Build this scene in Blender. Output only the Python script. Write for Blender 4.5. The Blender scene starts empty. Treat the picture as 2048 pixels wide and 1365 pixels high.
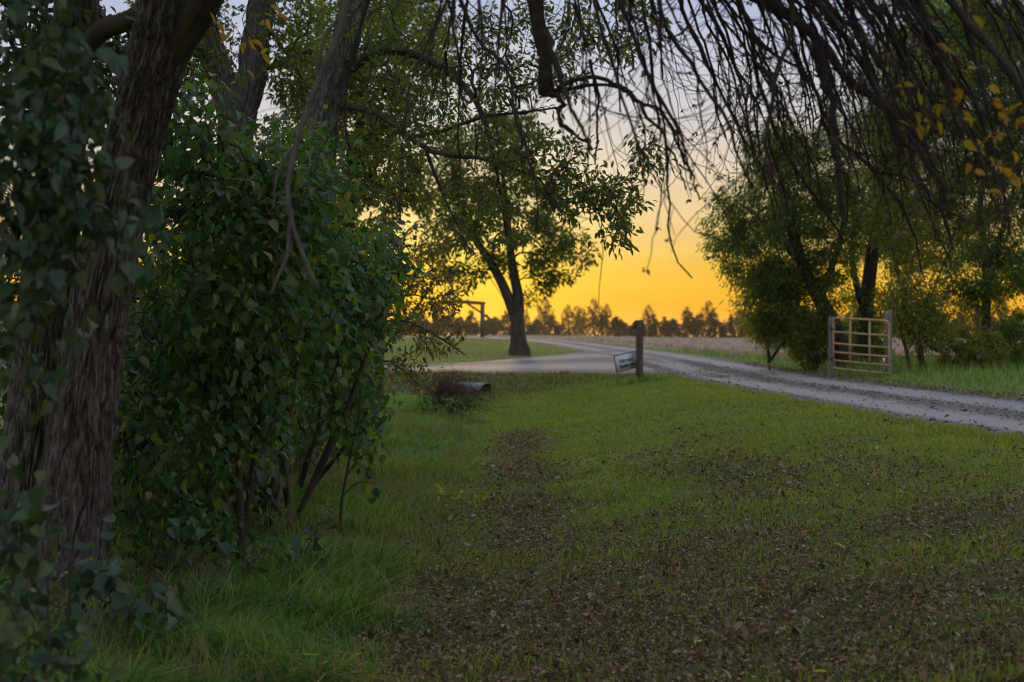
import bpy, math, random
import numpy as np
from mathutils import Matrix, Vector

# ------------------------------------------------------------------ camera, sky, sun, exposure
scene = bpy.context.scene
COL = scene.collection
F = 2844.0            # focal length in photo pixels (50 mm on 36 mm, 2048 px wide)
CX, CY = 1024.0, 672.0
EYE = 1.6
cam_d = bpy.data.cameras.new('camera')
cam = bpy.data.objects.new('camera', cam_d); COL.objects.link(cam); scene.camera = cam
cam.location = (0, 0, EYE); cam.rotation_euler = (math.radians(90), 0, 0)
cam_d.lens = 50; cam_d.sensor_width = 36; cam_d.clip_end = 8000; cam_d.clip_start = 0.05
cam_d.shift_y = -10.5 / 2048
cam_d.dof.use_dof = True; cam_d.dof.focus_distance = 10.5; cam_d.dof.aperture_fstop = 2.8

SUN_AZ, SUN_EL = math.radians(-1.6), math.radians(3.0)
sun_dir = Vector((math.sin(SUN_AZ) * math.cos(SUN_EL), math.cos(SUN_AZ) * math.cos(SUN_EL), math.sin(SUN_EL)))
world = bpy.data.worlds.new('World'); scene.world = world; world.use_nodes = True
nt = world.node_tree; nt.nodes.clear()
def wn(t): return nt.nodes.new(t)
tc = wn('ShaderNodeTexCoord'); nrm = wn('ShaderNodeVectorMath'); nrm.operation = 'NORMALIZE'
nt.links.new(tc.outputs['Generated'], nrm.inputs[0])
sep = wn('ShaderNodeSeparateXYZ'); nt.links.new(nrm.outputs[0], sep.inputs[0])
ramp = wn('ShaderNodeValToRGB'); nt.links.new(sep.outputs['Z'], ramp.inputs[0])
SKY = [(0.0, (.80, .29, .004)), (.012, (.79, .345, .006)), (.026, (.775, .405, .012)), (.048, (.755, .46, .055)),
       (.092, (.72, .55, .31)), (.155, (.60, .585, .61)), (.225, (.42, .475, .65)), (.5, (.64, .70, .86)), (1.0, (.70, .76, .94))]
el = ramp.color_ramp.elements
while len(el) < len(SKY): el.new(.5)
for e, (p, c) in zip(el, SKY): e.position = p; e.color = (*c, 1)
dotn = wn('ShaderNodeVectorMath'); dotn.operation = 'DOT_PRODUCT'
nt.links.new(nrm.outputs[0], dotn.inputs[0]); dotn.inputs[1].default_value = sun_dir
mx = wn('ShaderNodeMath'); mx.operation = 'MAXIMUM'; mx.inputs[1].default_value = 0; nt.links.new(dotn.outputs['Value'], mx.inputs[0])
pw = wn('ShaderNodeMath'); pw.operation = 'POWER'; pw.inputs[1].default_value = 300; nt.links.new(mx.outputs[0], pw.inputs[0])
glow = wn('ShaderNodeMix'); glow.data_type = 'RGBA'; glow.blend_type = 'ADD'
nt.links.new(pw.outputs[0], glow.inputs['Factor']); nt.links.new(ramp.outputs['Color'], glow.inputs['A'])
glow.inputs['B'].default_value = (.22, .22, .01, 1)
nish = wn('ShaderNodeTexSky'); nish.sky_type = 'NISHITA'; nish.sun_disc = False
nish.sun_elevation = SUN_EL; nish.sun_rotation = SUN_AZ
bg = wn('ShaderNodeBackground'); bg.inputs['Strength'].default_value = 0.87
cmap = wn('ShaderNodeMapping'); cmap.inputs['Scale'].default_value = (2.2, 2.2, 26); nt.links.new(nrm.outputs[0], cmap.inputs['Vector'])
cn = wn('ShaderNodeTexNoise'); cn.inputs['Scale'].default_value = 2.2; cn.inputs['Detail'].default_value = 5; nt.links.new(cmap.outputs[0], cn.inputs['Vector'])
cr_ = wn('ShaderNodeMapRange'); cr_.inputs['From Min'].default_value = .3; cr_.inputs['From Max'].default_value = .7; cr_.inputs['To Min'].default_value = .9; cr_.inputs['To Max'].default_value = 1.05; nt.links.new(cn.outputs['Fac'], cr_.inputs['Value'])
cm = wn('ShaderNodeVectorMath'); cm.operation = 'SCALE'; nt.links.new(glow.outputs['Result'], cm.inputs[0]); nt.links.new(cr_.outputs[0], cm.inputs['Scale'])
nt.links.new(cm.outputs[0], bg.inputs['Color'])
bg2 = wn('ShaderNodeBackground'); bg2.inputs['Strength'].default_value = 0.003
nt.links.new(nish.outputs['Color'], bg2.inputs['Color'])
adds = wn('ShaderNodeAddShader'); nt.links.new(bg.outputs[0], adds.inputs[0]); nt.links.new(bg2.outputs[0], adds.inputs[1])
wout = wn('ShaderNodeOutputWorld'); nt.links.new(adds.outputs[0], wout.inputs['Surface'])

sun_d = bpy.data.lights.new('sun', 'SUN'); sun_d.energy = 0.75; sun_d.angle = math.radians(4); sun_d.color = (1, .62, .25)
sun = bpy.data.objects.new('sun', sun_d); COL.objects.link(sun)
sun.rotation_euler = (-sun_dir).to_track_quat('-Z', 'Y').to_euler()
scene.view_settings.view_transform = 'Standard'; scene.view_settings.look = 'None'
scene.view_settings.exposure = 0.32; scene.view_settings.gamma = 1.0
scene.render.engine = 'CYCLES'
cy = scene.cycles
cy.max_bounces = 6; cy.diffuse_bounces = 4; cy.glossy_bounces = 2; cy.transmission_bounces = 4; cy.transparent_max_bounces = 4
cy.volume_bounces = 0; cy.caustics_reflective = False; cy.caustics_refractive = False
cy.use_denoising = True; cy.filter_width = 1.1; cy.use_adaptive_sampling = True; cy.adaptive_threshold = 0.015

# ------------------------------------------------------------------ helpers
R = np.random.default_rng(11)
random.seed(5)
def P(px, py, d):
    return np.array([(px - CX) / F * d, d, EYE - (py - CY) / F * d])
def sm(a, b, x):
    t = np.clip((np.asarray(x, float) - a) / (b - a), 0, 1); return t * t * (3 - 2 * t)
def unit(v):
    v = np.asarray(v, float); return v / np.maximum(np.linalg.norm(v, axis=-1, keepdims=True), 1e-9)
def vnoise(p):
    p = np.asarray(p, float); i = np.floor(p).astype(np.int64); f = p - i; f = f * f * (3 - 2 * f); out = 0
    for dx in (0, 1):
        for dy in (0, 1):
            for dz in (0, 1):
                h = ((i[..., 0] + dx) * 374761393 + (i[..., 1] + dy) * 668265263 + (i[..., 2] + dz) * 1274126177) & 0xffffffff
                h = ((h ^ (h >> 13)) * 1103515245) & 0xffffffff; h = (h ^ (h >> 16)) & 0xffff
                w = (f[..., 0] if dx else 1 - f[..., 0]) * (f[..., 1] if dy else 1 - f[..., 1]) * (f[..., 2] if dz else 1 - f[..., 2])
                out = out + w * (h / 65535.0)
    return out
def n2(x, y, s, o=0.0):
    x = np.asarray(x, float); y = np.asarray(y, float)
    return vnoise(np.stack([x * s + o, y * s + o * 1.7, np.full_like(x * s, 3.3 + o)], -1))

def tag(o, label=None, cat=None, group=None, kind=None):
    if label: o['label'] = label
    if cat: o['category'] = cat
    if group: o['group'] = group
    if kind: o['kind'] = kind
    return o
def empty(name, loc, label, cat, group=None):
    o = bpy.data.objects.new(name, None); COL.objects.link(o); o.location = loc; o.empty_display_size = .2
    return tag(o, label, cat, group)
def make_mesh(name, verts, faces, mat, smooth=True, uv=None):
    """faces: list of (n,k) int arrays"""
    me = bpy.data.meshes.new(name)
    verts = np.ascontiguousarray(verts, np.float32)
    faces = [np.asarray(f, np.int32) for f in faces if len(f)]
    loops = np.concatenate([f.ravel() for f in faces])
    tot = np.concatenate([np.full(len(f), f.shape[1], np.int32) for f in faces])
    start = np.concatenate([[0], np.cumsum(tot)[:-1]]).astype(np.int32)
    me.vertices.add(len(verts)); me.vertices.foreach_set('co', verts.ravel())
    me.loops.add(len(loops)); me.loops.foreach_set('vertex_index', loops)
    me.polygons.add(len(tot)); me.polygons.foreach_set('loop_start', start)
    me.update(calc_edges=True)
    if smooth: me.polygons.foreach_set('use_smooth', np.ones(len(tot), bool))
    if uv is not None:
        l = me.uv_layers.new(name='UVMap'); l.data.foreach_set('uv', np.ascontiguousarray(uv[loops], np.float32).ravel())
    me.materials.append(mat); me.validate(); return me
def link(name, me, parent=None):
    o = bpy.data.objects.new(name, me); COL.objects.link(o)
    if parent is not None:
        o.parent = parent
    return o
def obj(name, verts, faces, mat, parent=None, smooth=True, uv=None, world=True):
    verts = np.asarray(verts, float)
    if parent is not None and world:
        off = np.array(parent.location)
        pp = parent.parent
        while pp is not None: off = off + np.array(pp.location); pp = pp.parent
        verts = verts - off
    return link(name, make_mesh(name, verts, faces, mat, smooth, uv), parent)

class Geo:
    def __init__(s): s.v = []; s.f = {}; s.n = 0
    def add(s, v, *fs):
        v = np.asarray(v, float)
        for f in fs:
            f = np.asarray(f, int)
            if len(f): s.f.setdefault(f.shape[1], []).append(f + s.n)
        s.v.append(v); s.n += len(v)
    def box(s, c, h, rot=None):
        q = np.array([[x, y, z] for x in (-1, 1) for y in (-1, 1) for z in (-1, 1)], float) * np.array(h)
        if rot is not None: q = q @ np.array(rot).T
        s.add(q + np.array(c), [[0, 1, 3, 2], [4, 6, 7, 5], [0, 4, 5, 1], [2, 3, 7, 6], [0, 2, 6, 4], [1, 5, 7, 3]])
    def tube(s, pts, rad, k=6, cap=True):
        pts = np.asarray(pts, float); rad = np.broadcast_to(np.asarray(rad, float), (len(pts),)); n = len(pts)
        if n < 2: return
        t = unit(np.gradient(pts, axis=0))
        ref = np.array([0, 0, 1.]) if abs(t[:, 2]).mean() < .8 else np.array([1., 0, 0])
        a = unit(np.cross(t, ref)); b = np.cross(t, a)
        th = np.arange(k) / k * 2 * np.pi
        ring = pts[:, None] + rad[:, None, None] * (np.cos(th)[None, :, None] * a[:, None] + np.sin(th)[None, :, None] * b[:, None])
        v = ring.reshape(-1, 3); i = np.arange(n - 1)[:, None] * k; j = np.arange(k)[None]; j2 = (j + 1) % k
        q = np.stack([i + j, i + j2, i + k + j2, i + k + j], -1).reshape(-1, 4)
        s.add(v, q)
        if cap and k > 3:
            s.f.setdefault(k, []).append(np.array([np.arange(k)[::-1] + s.n - len(v), np.arange(k) + s.n - k]))
    def build(s, name, mat, parent=None, smooth=True):
        return obj(name, np.concatenate(s.v), [np.concatenate(x) for x in s.f.values()], mat, parent, smooth)

HEART = (np.array([[0, 0, 0], [0, .45, -.03], [0, 1, -.14], [.28, -.05, .05], [.47, .22, .10], [.31, .62, .04],
                   [-.28, -.05, .05], [-.47, .22, .10], [-.31, .62, .04]], float),
         np.array([[0, 3, 4, 1], [1, 4, 5, 2], [0, 1, 7, 6], [1, 2, 8, 7]]))
LANCE = (np.array([[0, 0, 0], [.5, .4, .12], [0, 1, -.1], [-.5, .4, .12]], float), np.array([[0, 1, 2], [0, 2, 3]]))
OVATE = (np.array([[0, 0, 0], [0, .5, -.03], [0, 1, -.12], [.42, .3, .08], [.3, .68, .06], [-.42, .3, .08], [-.3, .68, .06]], float),
         np.array([[0, 3, 4, 1], [0, 1, 6, 5], [1, 4, 2, 2], [1, 2, 2, 6]])[:2])
OVF = [np.array([[0, 3, 4, 1], [0, 1, 6, 5]]), np.array([[1, 4, 2], [1, 2, 6]])]
def leaf_axes(tip, nrm):
    y = unit(tip); z = unit(nrm - (nrm * y).sum(-1, keepdims=True) * y); x = np.cross(y, z); return x, y, z
def leaves_geo(pos, tip, nrm, L, W, tmpl=LANCE):
    tv, tf = tmpl[0], tmpl[1]
    x, y, z = leaf_axes(tip, nrm); L = np.asarray(L)[:, None, None]; W = np.asarray(W)[:, None, None]
    v = pos[:, None] + x[:, None] * tv[None, :, :1] * W + y[:, None] * tv[None, :, 1:2] * L + z[:, None] * tv[None, :, 2:] * L
    off = (np.arange(len(pos)) * len(tv))[:, None, None]
    fs = tf if isinstance(tf, list) else [tf]
    return v.reshape(-1, 3), [(f[None] + off).reshape(-1, f.shape[1]) for f in fs]
OVL = (OVATE[0], OVF)

def grass_geo(base, h, w, lean, segs=3):
    """tapered curved blades; lean (n,2) horizontal tip offset"""
    n = len(base); t = np.linspace(0, 1, segs + 1)
    side = R.uniform(0, 2 * np.pi, n); sx = np.stack([np.cos(side), np.sin(side), 0 * side], -1)
    c = base[:, None] + np.stack([lean[:, 0, None] * t ** 2, lean[:, 1, None] * t ** 2,
                                  h[:, None] * (t - .25 * t ** 2 * np.minimum(1.6, np.hypot(lean[:, 0], lean[:, 1]) / h)[:, None])], -1)
    ww = w[:, None] * (1 - t ** 1.5 * .97) * .5
    l = c - sx[:, None] * ww[..., None]; r = c + sx[:, None] * ww[..., None]
    v = np.stack([l, r], 2).reshape(n, -1, 3); m = 2 * (segs + 1)
    f = np.array([[2 * i, 2 * i + 1, 2 * i + 3, 2 * i + 2] for i in range(segs)])
    return v.reshape(-1, 3), [(f[None] + (np.arange(n) * m)[:, None, None]).reshape(-1, 4)]

# ------------------------------------------------------------------ materials
def new_mat(name):
    m = bpy.data.materials.new(name); m.use_nodes = True; t = m.node_tree; t.nodes.clear()
    out = t.nodes.new('ShaderNodeOutputMaterial'); return m, t, out
def set_ramp(r, stops):
    e = r.color_ramp.elements
    while len(e) < len(stops): e.new(.5)
    for x, (p, c) in zip(e, stops): x.position = p; x.color = (*c, 1)
def leaf_mat(name, stops, trans=.35, tcol=1.0, rough=.45, spec=.4):
    m, t, out = new_mat(name); N = t.nodes.new; Lk = t.links.new
    g = N('ShaderNodeNewGeometry'); oi = N('ShaderNodeObjectInfo')
    a = N('ShaderNodeMath'); a.operation = 'ADD'; Lk(g.outputs['Random Per Island'], a.inputs[0]); Lk(oi.outputs['Random'], a.inputs[1])
    fr = N('ShaderNodeMath'); fr.operation = 'FRACT'; Lk(a.outputs[0], fr.inputs[0])
    r = N('ShaderNodeValToRGB'); set_ramp(r, stops); Lk(fr.outputs[0], r.inputs[0])
    p = N('ShaderNodeBsdfPrincipled'); p.inputs['Roughness'].default_value = rough; p.inputs['Specular IOR Level'].default_value = spec
    Lk(r.outputs[0], p.inputs['Base Color'])
    tr = N('ShaderNodeBsdfTranslucent')
    mc = N('ShaderNodeMix'); mc.data_type = 'RGBA'; mc.blend_type = 'MULTIPLY'; mc.inputs['Factor'].default_value = 1
    Lk(r.outputs[0], mc.inputs['A']); mc.inputs['B'].default_value = (1.5 * tcol, 1.45 * tcol, .5 * tcol, 1)
    Lk(mc.outputs['Result'], tr.inputs['Color'])
    mixs = N('ShaderNodeMixShader'); mixs.inputs[0].default_value = trans
    Lk(p.outputs[0], mixs.inputs[1]); Lk(tr.outputs[0], mixs.inputs[2]); Lk(mixs.outputs[0], out.inputs['Surface'])
    return m
def noise_mat(name, stops, scale=5, stretch=(1, 1, 1), rough=.9, bump=.3, bscale=None, detail=6, spec=.15, bdist=.02):
    m, t, out = new_mat(name); N = t.nodes.new; Lk = t.links.new
    tcn = N('ShaderNodeTexCoord'); mp = N('ShaderNodeMapping'); mp.inputs['Scale'].default_value = stretch
    Lk(tcn.outputs['Object'], mp.inputs['Vector'])
    n = N('ShaderNodeTexNoise'); n.inputs['Scale'].default_value = scale; n.inputs['Detail'].default_value = detail; n.inputs['Roughness'].default_value = .65
    Lk(mp.outputs[0], n.inputs['Vector'])
    r = N('ShaderNodeValToRGB'); set_ramp(r, stops); Lk(n.outputs['Fac'], r.inputs[0])
    p = N('ShaderNodeBsdfPrincipled'); p.inputs['Roughness'].default_value = rough; p.inputs['Specular IOR Level'].default_value = spec
    Lk(r.outputs[0], p.inputs['Base Color'])
    n_ = N('ShaderNodeTexNoise'); n_.inputs['Scale'].default_value = bscale or scale * 3; n_.inputs['Detail'].default_value = 5
    Lk(mp.outputs[0], n_.inputs['Vector'])
    b = N('ShaderNodeBump'); b.inputs['Strength'].default_value = bump; b.inputs['Distance'].default_value = bdist
    Lk(n_.outputs['Fac'], b.inputs['Height']); Lk(b.outputs[0], p.inputs['Normal'])
    Lk(p.outputs[0], out.inputs['Surface']); return m

M = {}
M['bark'] = noise_mat('bark', [(.36, (.042, .036, .032)), (.5, (.10, .088, .078)), (.64, (.19, .172, .155))], 42, (1, 1, .17), bump=.8, bscale=80, bdist=.03)
M['bark_dark'] = noise_mat('bark_dark', [(.3, (.03, .025, .021)), (.7, (.085, .07, .058))], 9, (1, 1, .25), bump=.5)
M['twig'] = noise_mat('twig', [(.3, (.022, .018, .016)), (.7, (.06, .048, .04))], 14, bump=.2)
M['twig_skylit'] = noise_mat('twig_skylit', [(.3, (.085, .075, .065)), (.7, (.16, .145, .13))], 14, bump=.2)  # paler copy of the twig colour, skylight put into it
M['lilac'] = leaf_mat('lilac_leaf', [(0, (.020, .050, .022)), (.4, (.038, .09, .034)), (.75, (.06, .125, .036)), (.97, (.12, .155, .03)), (1, (.22, .18, .04))], .38, 1.9, .42, .4)
M['vine'] = leaf_mat('vine_leaf', [(0, (.02, .045, .024)), (.6, (.036, .075, .034)), (1, (.075, .10, .032))], .25, 1.3, .42, .45)
M['willow'] = leaf_mat('willow_leaf', [(0, (.035, .085, .03)), (.55, (.06, .12, .03)), (.8, (.11, .15, .03)), (1, (.22, .17, .03))], .5, 2.0, .5, .3)
M['yellowing'] = leaf_mat('yellowing_leaf', [(0, (.05, .09, .025)), (.5, (.10, .14, .03)), (.85, (.18, .18, .03)), (1, (.30, .19, .03))], .45, 1.7, .5, .3)
M['ash'] = leaf_mat('ash_leaf', [(0, (.04, .075, .025)), (.6, (.07, .11, .03)), (1, (.17, .15, .03))], .4, 1.8, .5, .3)
M['gold'] = leaf_mat('gold_leaf', [(0, (.36, .26, .03)), (.6, (.46, .32, .035)), (1, (.42, .20, .03))], .45, 1.2, .5, .3)
M['amber'] = leaf_mat('amber_leaf', [(0, (.05, .045, .02)), (.4, (.07, .075, .025)), (.7, (.13, .11, .03)), (.9, (.16, .09, .03)), (1, (.30, .17, .03))], .45, 1.6, .5, .3)
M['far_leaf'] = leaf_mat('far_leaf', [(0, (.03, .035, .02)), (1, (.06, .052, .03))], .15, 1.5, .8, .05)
M['grass'] = leaf_mat('grass_blade', [(0, (.035, .095, .024)), (.3, (.068, .15, .036)), (.6, (.105, .20, .046)), (.88, (.16, .25, .06)), (1, (.26, .24, .11))], .4, 1.5, .45, .4)
M['lawn_blade'] = leaf_mat('lawn_blade', [(0, (.075, .13, .026)), (.5, (.135, .20, .034)), (.85, (.185, .23, .042)), (1, (.27, .23, .10))], .4, 1.5, .55, .25)
M['straw'] = leaf_mat('straw', [(0, (.15, .11, .06)), (1, (.30, .23, .13))], .3, 1, .7, .2)
M['dead'] = leaf_mat('dead_stem', [(0, (.06, .042, .032)), (1, (.17, .12, .085))], .2, 1, .8, .1)
M['litter'] = leaf_mat('litter_leaf', [(0, (.055, .036, .022)), (.3, (.125, .083, .05)), (.6, (.21, .145, .09)), (.85, (.29, .21, .14)), (.96, (.36, .29, .21)), (1, (.28, .10, .04))], .12, 1, .7, .15)
M['crop'] = leaf_mat('crop', [(0, (.22, .165, .15)), (.6, (.33, .26, .24)), (1, (.42, .35, .31))], .3, 1, .8, .1)
M['rust'] = noise_mat('rusty_tube', [(.3, (.25, .13, .05)), (.5, (.38, .25, .115)), (.72, (.48, .36, .19))], 7, bump=.15, rough=.6, spec=.3)
M['wood'] = noise_mat('weathered_wood', [(.3, (.10, .095, .085)), (.6, (.19, .185, .17)), (.8, (.28, .275, .26))], 12, (1, 1, .08), bump=.5, bdist=.006)
M['wood_dark'] = noise_mat('dark_post_wood', [(.3, (.05, .038, .03)), (.6, (.115, .09, .07)), (.8, (.17, .14, .115))], 14, (1, 1, .07), bump=.5, bdist=.006)
M['galv'] = noise_mat('galvanised', [(.3, (.09, .10, .12)), (.7, (.19, .20, .22))], 4, bump=.1, rough=.45, spec=.5)
M['sign'] = noise_mat('sign_panel', [(.3, (.46, .50, .54)), (.7, (.54, .57, .60))], 3, bump=.02, rough=.5, spec=.4)
M['ink'] = noise_mat('sign_ink', [(.3, (.018, .018, .024)), (.7, (.03, .03, .04))], 3, bump=0, rough=.6)
M['steel'] = noise_mat('dark_steel', [(.3, (.03, .03, .032)), (.7, (.06, .06, .06))], 8, bump=.1, rough=.5)
M['tagw'] = noise_mat('white_tag', [(.3, (.7, .7, .7)), (.7, (.8, .8, .8))], 3, bump=0)
M['rock'] = noise_mat('gravel_stone', [(.3, (.07, .067, .063)), (.7, (.17, .165, .155))], 9, bump=.2)

def ground_mat():
    m, t, out = new_mat('ground'); N = t.nodes.new; Lk = t.links.new
    tcn = N('ShaderNodeTexCoord')
    def nz(s, d=5, r=.6):
        n = N('ShaderNodeTexNoise'); n.inputs['Scale'].default_value = s; n.inputs['Detail'].default_value = d; n.inputs['Roughness'].default_value = r
        Lk(tcn.outputs['Object'], n.inputs['Vector']); return n
    a, b, c = nz(.35, 4), nz(6, 8, .7), nz(30, 4)
    r1 = N('ShaderNodeValToRGB'); set_ramp(r1, [(.3, (.080, .115, .028)), (.5, (.12, .165, .035)), (.7, (.155, .185, .046))]); Lk(b.outputs['Fac'], r1.inputs[0])
    r2 = N('ShaderNodeValToRGB'); set_ramp(r2, [(.35, (.055, .055, .028)), (.65, (.115, .105, .055))]); Lk(b.outputs['Fac'], r2.inputs[0])
    at = N('ShaderNodeUVMap'); sp = N('ShaderNodeSeparateXYZ'); Lk(at.outputs[0], sp.inputs[0])      # u = share of bare, leaf-strewn soil
    add = N('ShaderNodeMath'); add.operation = 'ADD'; Lk(sp.outputs['X'], add.inputs[0])
    sub = N('ShaderNodeMath'); sub.operation = 'MULTIPLY_ADD'; Lk(a.outputs['Fac'], sub.inputs[0]); sub.inputs[1].default_value = .8; sub.inputs[2].default_value = -.42
    Lk(sub.outputs[0], add.inputs[1])
    mixc = N('ShaderNodeMix'); mixc.data_type = 'RGBA'; mixc.clamp_factor = True
    Lk(add.outputs[0], mixc.inputs['Factor']); Lk(r1.outputs[0], mixc.inputs['A']); Lk(r2.outputs[0], mixc.inputs['B'])
    p = N('ShaderNodeBsdfPrincipled'); p.inputs['Roughness'].default_value = .95; p.inputs['Specular IOR Level'].default_value = .1
    Lk(mixc.outputs['Result'], p.inputs['Base Color'])
    bm = N('ShaderNodeBump'); bm.inputs['Strength'].default_value = .7; bm.inputs['Distance'].default_value = .05
    Lk(c.outputs['Fac'], bm.inputs['Height']); Lk(bm.outputs[0], p.inputs['Normal']); Lk(p.outputs[0], out.inputs['Surface'])
    return m
M['ground'] = ground_mat()
def road_mat():
    m, t, out = new_mat('gravel_road'); N = t.nodes.new; Lk = t.links.new
    tcn = N('ShaderNodeTexCoord'); uv = N('ShaderNodeUVMap'); sp = N('ShaderNodeSeparateXYZ'); Lk(uv.outputs[0], sp.inputs[0])
    n1 = N('ShaderNodeTexNoise'); n1.inputs['Scale'].default_value = .9; n1.inputs['Detail'].default_value = 5
    n2_ = N('ShaderNodeTexNoise'); n2_.inputs['Scale'].default_value = 26; n2_.inputs['Detail'].default_value = 6; n2_.inputs['Roughness'].default_value = .75
    for n in (n1, n2_): Lk(tcn.outputs['Object'], n.inputs['Vector'])
    ma = N('ShaderNodeMath'); ma.operation = 'MULTIPLY_ADD'; Lk(n1.outputs['Fac'], ma.inputs[0]); ma.inputs[1].default_value = .16; ma.inputs[2].default_value = -.08
    ad = N('ShaderNodeMath'); ad.operation = 'ADD'; Lk(sp.outputs['X'], ad.inputs[0]); Lk(ma.outputs[0], ad.inputs[1])
    r = N('ShaderNodeValToRGB')
    lo, hi = (.105, .102, .098), (.235, .23, .225)
    set_ramp(r, [(0, (.085, .075, .06)), (.10, lo), (.20, hi), (.33, hi), (.42, lo), (.56, lo), (.66, hi), (.80, hi), (.9, lo), (1, (.08, .07, .055))]); Lk(ad.outputs[0], r.inputs[0])
    r2 = N('ShaderNodeValToRGB'); set_ramp(r2, [(.3, (.55, .55, .55)), (.7, (1.3, 1.3, 1.3))]); Lk(n2_.outputs['Fac'], r2.inputs[0])
    mm = N('ShaderNodeMix'); mm.data_type = 'RGBA'; mm.blend_type = 'MULTIPLY'; mm.inputs['Factor'].default_value = 1
    Lk(r.outputs[0], mm.inputs['A']); Lk(r2.outputs[0], mm.inputs['B'])
    p = N('ShaderNodeBsdfPrincipled'); p.inputs['Roughness'].default_value = .75; p.inputs['Specular IOR Level'].default_value = .3
    Lk(mm.outputs['Result'], p.inputs['Base Color'])
    bm = N('ShaderNodeBump'); bm.inputs['Strength'].default_value = .5; bm.inputs['Distance'].default_value = .02
    Lk(n2_.outputs['Fac'], bm.inputs['Height']); Lk(bm.outputs[0], p.inputs['Normal']); Lk(p.outputs[0], out.inputs['Surface']); return m
M['road'] = road_mat()

# ------------------------------------------------------------------ terrain
RY = np.array([-12, 4, 14, 23, 33, 47, 60, 75, 95, 110, 120, 130, 145, 165, 190.])
RX = np.array([7.7, 7.1, 6.85, 6.35, 5.95, 6.0, 5.9, 5.0, 4.0, 2.9, 1.6, -.3, -4.5, -14, -30.])
def road_x(y): return np.interp(y, RY, RX)
HALF = 1.9
NEAR_E = np.array([(5.5, 33.2), (4.2, 35.2), (3.0, 36.8), (1.4, 37.7), (0, 38), (-4, 38.2), (-9, 38.5), (-24, 39.5)])
FAR_E = np.array([(5.9, 72), (4.4, 71), (2.9, 66), (1.6, 60), (.3, 54.5), (-2.4, 43.5), (-9, 42.6), (-24, 43.5)])
def resample(p, n):
    d = np.r_[0, np.cumsum(np.linalg.norm(np.diff(p, axis=0), axis=1))]; s = np.linspace(0, d[-1], n)
    return np.stack([np.interp(s, d, p[:, k]) for k in range(p.shape[1])], -1)
def in_poly(x, y, poly):
    c = np.zeros(np.shape(x), bool); n = len(poly)
    for i in range(n):
        x1, y1 = poly[i]; x2, y2 = poly[(i + 1) % n]
        if y1 == y2: continue
        c ^= ((y1 > y) != (y2 > y)) & (x < (x2 - x1) * (y - y1) / (y2 - y1) + x1)
    return c
BR_POLY = np.concatenate([NEAR_E, FAR_E[::-1]])
def on_main(x, y, m=0.0): return (np.abs(x - road_x(y)) < HALF * (1 + 0 * y) + m) & (y < 185)
def on_road(x, y, m=0.0): return on_main(x, y, m) | in_poly(x, y, BR_POLY)
def H0(x, y):
    x = np.asarray(x, float); y = np.asarray(y, float)
    zl = np.interp(y, [0, 33, 120, 150, 250, 450, 1000, 4000], [.55, .55, 1.27, 1.45, 1.3, .7, .4, -.5])
    zr = np.interp(y, [0, 33, 110, 150, 250, 450, 1000, 4000], [.55, .55, 1.17, 1.16, 1.03, .7, .4, -.5])
    z = zl + (zr - zl) * sm(2, 22, x)
    dep = .55 * (1 - sm(33.6, 37.6, y + .25 * np.sin(x * 1.3)))
    edge = road_x(y) - HALF - .5
    s = sm(-.1, np.maximum(edge, 1.5), x)
    z = z - dep * (1 - s)
    z = z + .14 * sm(-.45, -1.6, x) * sm(0, 12, y) * (1 - sm(30, 36, y))
    z = z + .16 * sm(.15, 1.6, x - road_x(y) - HALF) * (1 - sm(42, 60, y))
    z = z + .35 * sm(50, 75, y) * (1 - sm(100, 125, y)) * (1 - sm(-3, 2.0, x)) * .5      # soft knoll of the island lawn
    return z
def Hg(x, y):
    b = (n2(x, y, .55) - .5) * .10 + (n2(x, y, 2.1, 5) - .5) * .035
    return H0(x, y) + np.where(on_road(x, y, .35), 0, b)
def soil(x, y):
    """share of leaf-strewn bare soil on the mown strip"""
    d = .85 * (1 - sm(8.5, 15, y + .3 * x))
    d = np.maximum(d, 1.0 * np.exp(-((x - .12) / .46) ** 2) * sm(7, 9, y) * (1 - .35 * sm(12, 16, y) + .35 * sm(18, 20, y)) * (1 - sm(22.8, 24.2, y)))
    d = np.maximum(d, .55 * np.exp(-((x - (1.9 + .06 * (y - 10))) / .6) ** 2) * (1 - sm(15, 22, y)))
    d = np.maximum(d, .5 * np.exp(-((x - 3.3) / .5) ** 2) * (1 - sm(12, 17, y)))
    d = d + ((n2(x, y, .8, 9) - .5) * .8 + (n2(x, y, 2.7, 19) - .5) * .7) * (y < 26) * (d > .02) + .10 * (1 - sm(20, 27, y))
    return np.clip(d, 0, 1) * (x > -.8) * (x < road_x(y) - HALF - .05) * (y < 27)

def axis(segs):
    out = []
    for a, b, st in segs: out.append(np.arange(a, b, st))
    return np.concatenate(out + [[segs[-1][1]]])
gx = axis([(-3000, -400, 260), (-400, -60, 20), (-60, -14, 2), (-14, 14, .3), (14, 60, 2), (60, 400, 20), (400, 3000, 260)])
gy = axis([(-300, -20, 40), (-20, 2, 2), (2, 46, .26), (46, 90, .7), (90, 200, 3), (200, 500, 15), (500, 4200, 300)])
X, Y = np.meshgrid(gx, gy); Z = Hg(X, Y)
inn = on_main(X, Y, -.12) | (in_poly(X, Y, BR_POLY))
Z = np.where(inn, Z - .10, Z)
def grid_faces(ny, nx):
    i = np.arange(ny - 1)[:, None] * nx + np.arange(nx - 1)[None]
    return np.stack([i, i + 1, i + nx + 1, i + nx], -1).reshape(-1, 4)
gverts = np.stack([X, Y, Z], -1).reshape(-1, 3)
band = np.clip(1 - np.minimum(np.abs(X - road_x(Y)) - HALF, 9) / .5, 0, 1) * .6
bank = .8 * sm(34.6, 35.6, Y) * (1 - sm(38.0, 38.6, Y)) * (X > -9) * (X < 4.2)
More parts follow.
